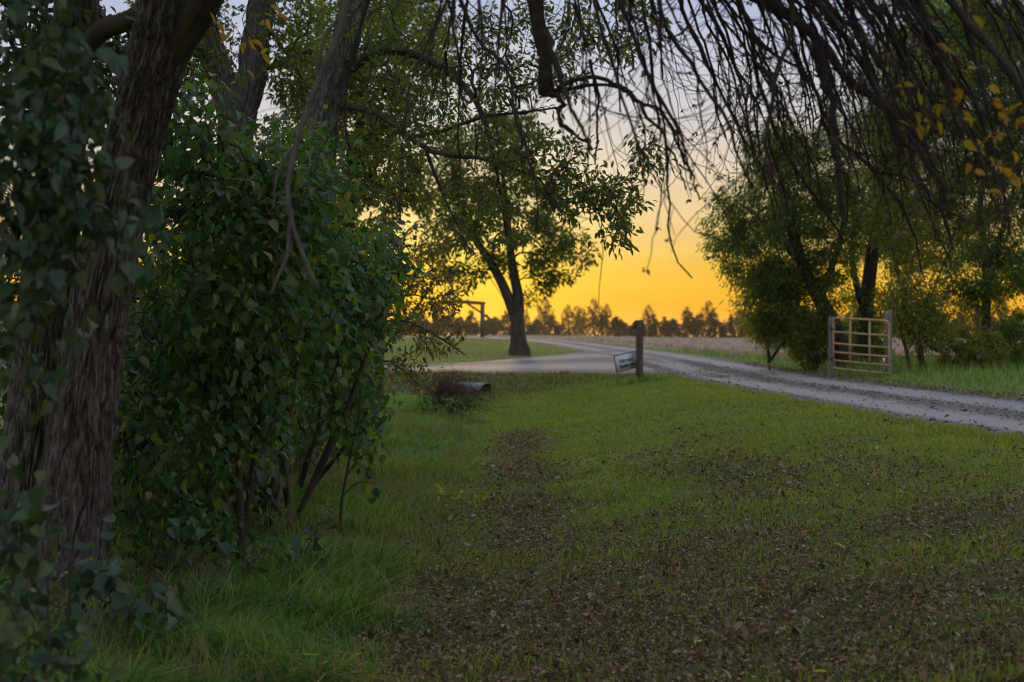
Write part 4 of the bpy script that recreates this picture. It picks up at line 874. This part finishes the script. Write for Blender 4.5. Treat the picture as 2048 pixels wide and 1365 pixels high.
# ------------------------------------------------------------------ dry bush, goldenrod
db = P(880, 852, 25.6); db[2] = float(Hg(db[0], db[1]))
e = empty('dry_bush', tuple(db), 'brown dried bush with wispy stems swept sideways beside the ditch', 'bush')
g = Geo()
for _ in range(230):
    a = db + [R.normal(-.05, .2), R.uniform(-.25, .25), 0]; lean = R.normal(.3, .26); hz = R.uniform(.2, .85) * (1 - .5 * abs(lean - .12)); dy_ = R.normal(0, .18); dr_ = R.uniform(.0, .5) * max(lean, .05)
    q = smooth_line([a, a + [lean * .25, dy_ * .3, hz * .6], a + [lean * .75, dy_ * .8, hz], a + [lean * 1.25 + .04, dy_, hz * R.uniform(.6, 1.1) - dr_ * .3]], 8); g.tube(q, np.linspace(.006, .0028, 8), 3, cap=False)
    for _k in range(2):
        j = int(R.integers(4, 7)); g.tube(smooth_line([q[j], q[j] + [R.uniform(0, .12), R.normal(0, .06), R.uniform(-.02, .1)], q[j] + [R.uniform(.05, .22), R.normal(0, .08), R.uniform(-.12, .12)]], 4), .0028, 3, cap=False)
g.build('stems', M['dead'], e)
n = 500; q = db + np.stack([R.normal(.2, .26, n), R.normal(0, .2, n), R.normal(.52, .17, n)], -1); v, f = leaves_geo(q, unit(R.normal(size=(n, 3)) + [1, 0, 0]), unit(R.normal(size=(n, 3))), R.uniform(.03, .07, n), R.uniform(.008, .016, n)); o = obj('seed_heads', v, f, M['dead'], e); o['kind'] = 'stuff'
n = 1500; q = db + np.stack([R.normal(-.02, .33, n), R.normal(-.2, .25, n), R.uniform(0, .38, n)], -1); v, f = leaves_geo(q, unit(R.normal(size=(n, 3)) + [0, 0, .3]), unit(R.normal(size=(n, 3)) + [0, -.3, .8]), R.uniform(.04, .08, n), R.uniform(.02, .045, n), OVL); o = obj('weeds', v, f, M['grass'], e); o['kind'] = 'stuff'
gp = P(893, 1035, 12.2); gp[2] = float(Hg(gp[0], gp[1])); e = empty('goldenrod_plant', tuple(gp), 'small weed with bright yellow leaves at the edge of the long grass', 'plant')
g = Geo(); ends = []
for _ in range(9):
    q = smooth_line([gp + [R.normal(0, .04), R.normal(0, .04), 0], gp + [R.normal(0, .07), R.normal(0, .06), .12], gp + [R.normal(0, .12), R.normal(0, .08), R.uniform(.16, .3)]], 6); g.tube(q, .003, 4); ends.append(q[-1])
g.build('stems', M['grass'], e); ends = np.repeat(np.array(ends), 4, 0); n = len(ends)
M['yellow'] = leaf_mat('yellow_leaf', [(0, (.35, .30, .03)), (1, (.5, .42, .04))], .4, 1.1)
leaf_children(e, ends + R.normal(0, .02, (n, 3)), unit(R.normal(size=(n, 3))), unit(R.normal(size=(n, 3)) + [0, -.4, .8]), R.uniform(.025, .045, n), R.uniform(.014, .022, n), leaf_pool('yellow_leaf', LANCE, M['yellow']))

# ------------------------------------------------------------------ grass
def scatter(n, x0, x1, y0, y1, bias=1.0):
    y = y0 + (y1 - y0) * R.random(n) ** bias; x = x0 + (x1 - x0) * R.random(n); return x, y
# long unmown grass under the lilacs
n = 84000; x, y = scatter(n, -3.6, -.32, 5.6, 33, 1.9)
edge = -.52 + (n2(y, y * 0, 1.6, 8) - .5) * .30; k = (x < edge) & (R.random(n) < np.clip(.25 + 1.1 * n2(x, y, 1.3, 2), 0, 1)) & (x / y > -.40); x, y = x[k], y[k]; n = len(x)
hh = R.uniform(.06, .26, n) * (.25 + 1.7 * n2(x, y, 2.3, 6) ** 1.7) * (.55 + .45 * sm(-.5, -1.0, x)); ll = np.stack([R.normal(.06, .16, n) + .5 * (n2(x, y, 2.2, 3) - .5), R.normal(-.05, .15, n) + .5 * (n2(x, y, 2.2, 33) - .5)], -1) * (hh / .22)[:, None]
v, f = grass_geo(np.stack([x, y, Hg(x, y) - .01], -1), hh, R.uniform(.005, .0115, n) * (1 + y / 26), ll, 3)
tag(obj('long_grass', v, f, M['grass']), 'long lush grass growing under the lilacs', 'grass', kind='stuff')
n = 6500; x, y = scatter(n, -2.6, -.55, 6.2, 26, 1.6); k = n2(x, y, .8, 12) > .48; x, y = x[k], y[k]; n = len(x)
v, f = grass_geo(np.stack([x, y, Hg(x, y) - .01], -1), R.uniform(.15, .36, n), R.uniform(.003, .006, n) * (1 + y / 30), R.normal(0, .12, (n, 2)), 3)
tag(obj('dry_grass', v, f, M['straw']), 'dry straw-coloured grass stalks among the long grass', 'grass', kind='stuff')
# mown lawn blades
n = 310000; x, y = scatter(n, -.7, 7.6, 5.6, 37, 2.1); so = soil(x, y)
k = (x < road_x(y) - HALF + .12 + (n2(x, y, 2.5, 4) - .5) * .5) & (x > -.75) & (x / y < .42) & (R.random(n) < np.clip(1.05 - .75 * so, .2, 1) * (.35 + .9 * n2(x, y, 3.1, 7))); x, y = x[k], y[k]; n = len(x)
hh = R.uniform(.025, .065, n) * (.7 + .8 * n2(x, y, 1.1, 14)) * (1 + .5 * sm(.6, 0, road_x(y) - HALF - x))
v, f = grass_geo(np.stack([x, y, Hg(x, y) - .005], -1), hh, R.uniform(.004, .008, n) * (1 + y / 13), R.normal(0, .022, (n, 2)), 2)
tag(obj('lawn_grass', v, f, M['lawn_blade']), 'short mown grass on the ditch lawn', 'grass', kind='stuff')
# tuft round the timber post, verge beyond the drive, dark edge of the bank
def tuft(name, label, n, x, y, h, w, mat, lean=.08):
    v, f = grass_geo(np.stack([x, y, Hg(x, y) - .02], -1), h, w, R.normal(0, lean, (n, 2)), 3); return tag(obj(name, v, f, M[mat]), label, 'grass', kind='stuff')
n = 1600; x = pbz[0] + R.normal(.05, .38, n); y = 33 + R.normal(.1, .35, n); tuft('grass_tuft', 'unmown tuft of grass round the timber post', n, x, y, R.uniform(.1, .3, n) * np.exp(-((x - pbz[0] - .1) / .7) ** 2), R.uniform(.012, .022, n), 'grass')
n = 25000; x, y = scatter(n, 0, 5.2, 9, 70, 1.6); x = road_x(y) + HALF + .1 + x ** 1.15 + (n2(y, y * 0, .8, 3) - .5) * .5; k = ~((x > field_edge(y) + .3) & (y > 46)) & (n2(x, y, .9, 1) > .28); x, y = x[k], y[k]; n = len(x)
tuft('verge_grass', 'rough grass along the verge past the drive', n, x, y, R.uniform(.08, .30, n) * (.4 + .9 * sm(0, 1.2, x - road_x(y) - HALF)), R.uniform(.010, .022, n) * (.6 + y / 45), 'grass', .09)
n = 7000; x, y = scatter(n, -9, 5, 34.2, 38.3); k = ~on_road(x, y, .1); x, y = x[k], y[k]; n = len(x)
tuft('bank_grass', 'tired brownish grass on the road bank above the culvert', n, x, y, R.uniform(.05, .16, n), R.uniform(.015, .03, n), 'straw' if False else 'lawn_blade', .06)
n = 9000; x, y = scatter(n, -8, 4.4, 34.9, 38.2); k = ~on_road(x, y, .1); x, y = x[k], y[k]; n = len(x)
tuft('bank_straw', 'brown dead grass on the road bank', n, x, y, R.uniform(.05, .15, n), R.uniform(.015, .03, n), 'dead', .08)
n = 16000; x, y = scatter(n, -14, 4.5, 42, 118, 1.6); k = ~on_road(x, y, .15) & (x < road_x(y)) & (x / y > -.2); x, y = x[k], y[k]; n = len(x)
tuft('island_grass', 'smooth bright grass of the island lawn', n, x, y, R.uniform(.04, .10, n), R.uniform(.03, .06, n) * y / 55, 'lawn_blade', .05)
# ------------------------------------------------------------------ fallen leaves and gravel clods
n = 230000; x, y = scatter(n, -1.1, 6.4, 5.4, 27, 1.7); so = soil(x, y) + .03 * (x > -.6) + .25 * np.exp(-((x - (road_x(y) - HALF - .1)) / .3) ** 2) * (y < 30) + .12 * (x < -.5) * (y < 12)
k = (R.random(n) < so ** 1.2 * .9) & (x / y < .42) & (x < road_x(y) - HALF + .3); x, y = x[k], y[k]; n = len(x)
lsz = np.where(R.random(n) < .06, R.uniform(1.5, 2.2, n), 1.0); parts_v, parts_f, off_ = [], {3: [], 4: []}, 0
for m_, tm in ((y < 11.5, OVL), (y >= 11.5, LANCE)):
    c_ = int(m_.sum()); xm, ym, lm = x[m_], y[m_], lsz[m_]
    v, f = leaves_geo(np.stack([xm, ym, Hg(xm, ym) + R.uniform(.004, .03, c_)], -1), unit(np.stack([R.normal(size=c_), R.normal(size=c_), R.normal(0, .55, c_)], -1)), unit(R.normal(0, .75, (c_, 3)) + [0, 0, 1]),
                      R.uniform(.016, .042, c_) * (1 + .25 * sm(9, 20, ym)) * lm, R.uniform(.010, .022, c_) * lm * (1.15 if tm is LANCE else 1), tm)
    parts_v.append(v)
    for q in f: parts_f[q.shape[1]].append(q + off_)
    off_ += len(v)
v, f = np.concatenate(parts_v), [np.concatenate(q) for q in parts_f.values() if q]
tag(obj('leaf_litter', v, f, M['litter']), 'brown fallen leaves strewn over the mown strip', 'leaf litter', kind='stuff')
n = 5200; x, y = scatter(n, 0, 1, 9, 46, 1.3); sd_ = R.random(n); x = road_x(y) + HALF * np.where(sd_ < .55, R.uniform(.75, 1.25, n), R.uniform(-1, .9, n)); k = R.random(n) < np.where(sd_ < .55, 1, .35); x, y = x[k], y[k]; n = len(x)
v, f = leaves_geo(np.stack([x, y, H0(x, y) + .05 + R.uniform(0, .02, n)], -1), unit(np.stack([R.normal(size=n), R.normal(size=n), R.normal(0, .3, n)], -1)), unit(R.normal(0, .4, (n, 3)) + [0, 0, 1]), R.uniform(.03, .09, n), R.uniform(.02, .05, n), OVL)
tag(obj('road_litter', v, f, M['litter']), 'dark dead leaves scattered along the gravel drive', 'leaf litter', kind='stuff')
for px, py, mt, lab in ((1004, 1258, 'yellow', 'bright yellow fallen leaf lying on the brown leaf litter'), (790, 1318, 'amber', 'rust-orange fallen leaf lying near the long grass edge'), (1072, 1308, 'amber', 'orange-brown fallen leaf lying flat among pale litter'),
                        (1186, 921, 'gold', 'small orange fallen leaf resting on green lawn'), (1655, 1350, 'gold', 'curled orange fallen leaf in shaded litter'), (1398, 1284, 'yellow', 'pale yellow fallen leaf on shaded grass')):
    dd = 6.5
    for _ in range(30): dd = (EYE - float(Hg(np.array((px - CX) / F * dd), np.array(dd))) - .03) * F / (py - CY)
    p = P(px, py, dd); tv = OVL[0] * [.05, .075, .075] @ np.array(Matrix.Rotation(R.uniform(0, 6.28), 3, 'Z')).T
    o = obj('fallen_leaf', tv, OVL[1], M[mt]); o.location = p + np.array([0, 0, .01]); tag(o, lab, 'leaf', 'bright fallen leaves')

# loose stones on the gravel
OCT = (np.array([[1, 0, .2], [-1, .1, .15], [.1, 1, .2], [0, -1, .1], [0, 0, .8], [0, 0, -.3]], float) , np.array([[0, 2, 4], [2, 1, 4], [1, 3, 4], [3, 0, 4], [2, 0, 5], [1, 2, 5], [3, 1, 5], [0, 3, 5]]))
n = 9000; x, y = scatter(n, 0, 1, 9, 50, 1.5); t_ = R.random(n); u_ = np.where(t_ < .45, R.normal(0, .13, n), np.where(t_ < .75, R.uniform(.75, 1.08, n), -R.uniform(.75, 1.08, n))); x = road_x(y) + HALF * u_
a = R.uniform(0, 6.28, n); v, f = leaves_geo(np.stack([x, y, H0(x, y) + .035 + (n2(x, y, 1.4, 3) - .5) * .03], -1), np.stack([np.cos(a), np.sin(a), 0 * a], -1), np.tile([0, 0, 1.], (n, 1)), R.lognormal(-4.5, .5, n), R.lognormal(-4.5, .5, n), OCT)
tag(obj('gravel', v, f, M['rock'], smooth=False), 'loose grey stones along the ruts and shoulders of the drive', 'gravel', kind='stuff')
# ------------------------------------------------------------------ evening haze
hz, ht, ho = new_mat('haze')
pv = ht.nodes.new('ShaderNodeVolumePrincipled'); pv.inputs['Density'].default_value = .00008; pv.inputs['Color'].default_value = (.95, .93, .9, 1); pv.inputs['Anisotropy'].default_value = .75
ht.links.new(pv.outputs[0], ho.inputs['Volume'])
g = Geo(); g.box((0, 1900, 7.5), (3200, 2500, 10.5)); tag(g.build('haze', hz, smooth=False), 'thin warm evening haze over the field', kind='stuff')
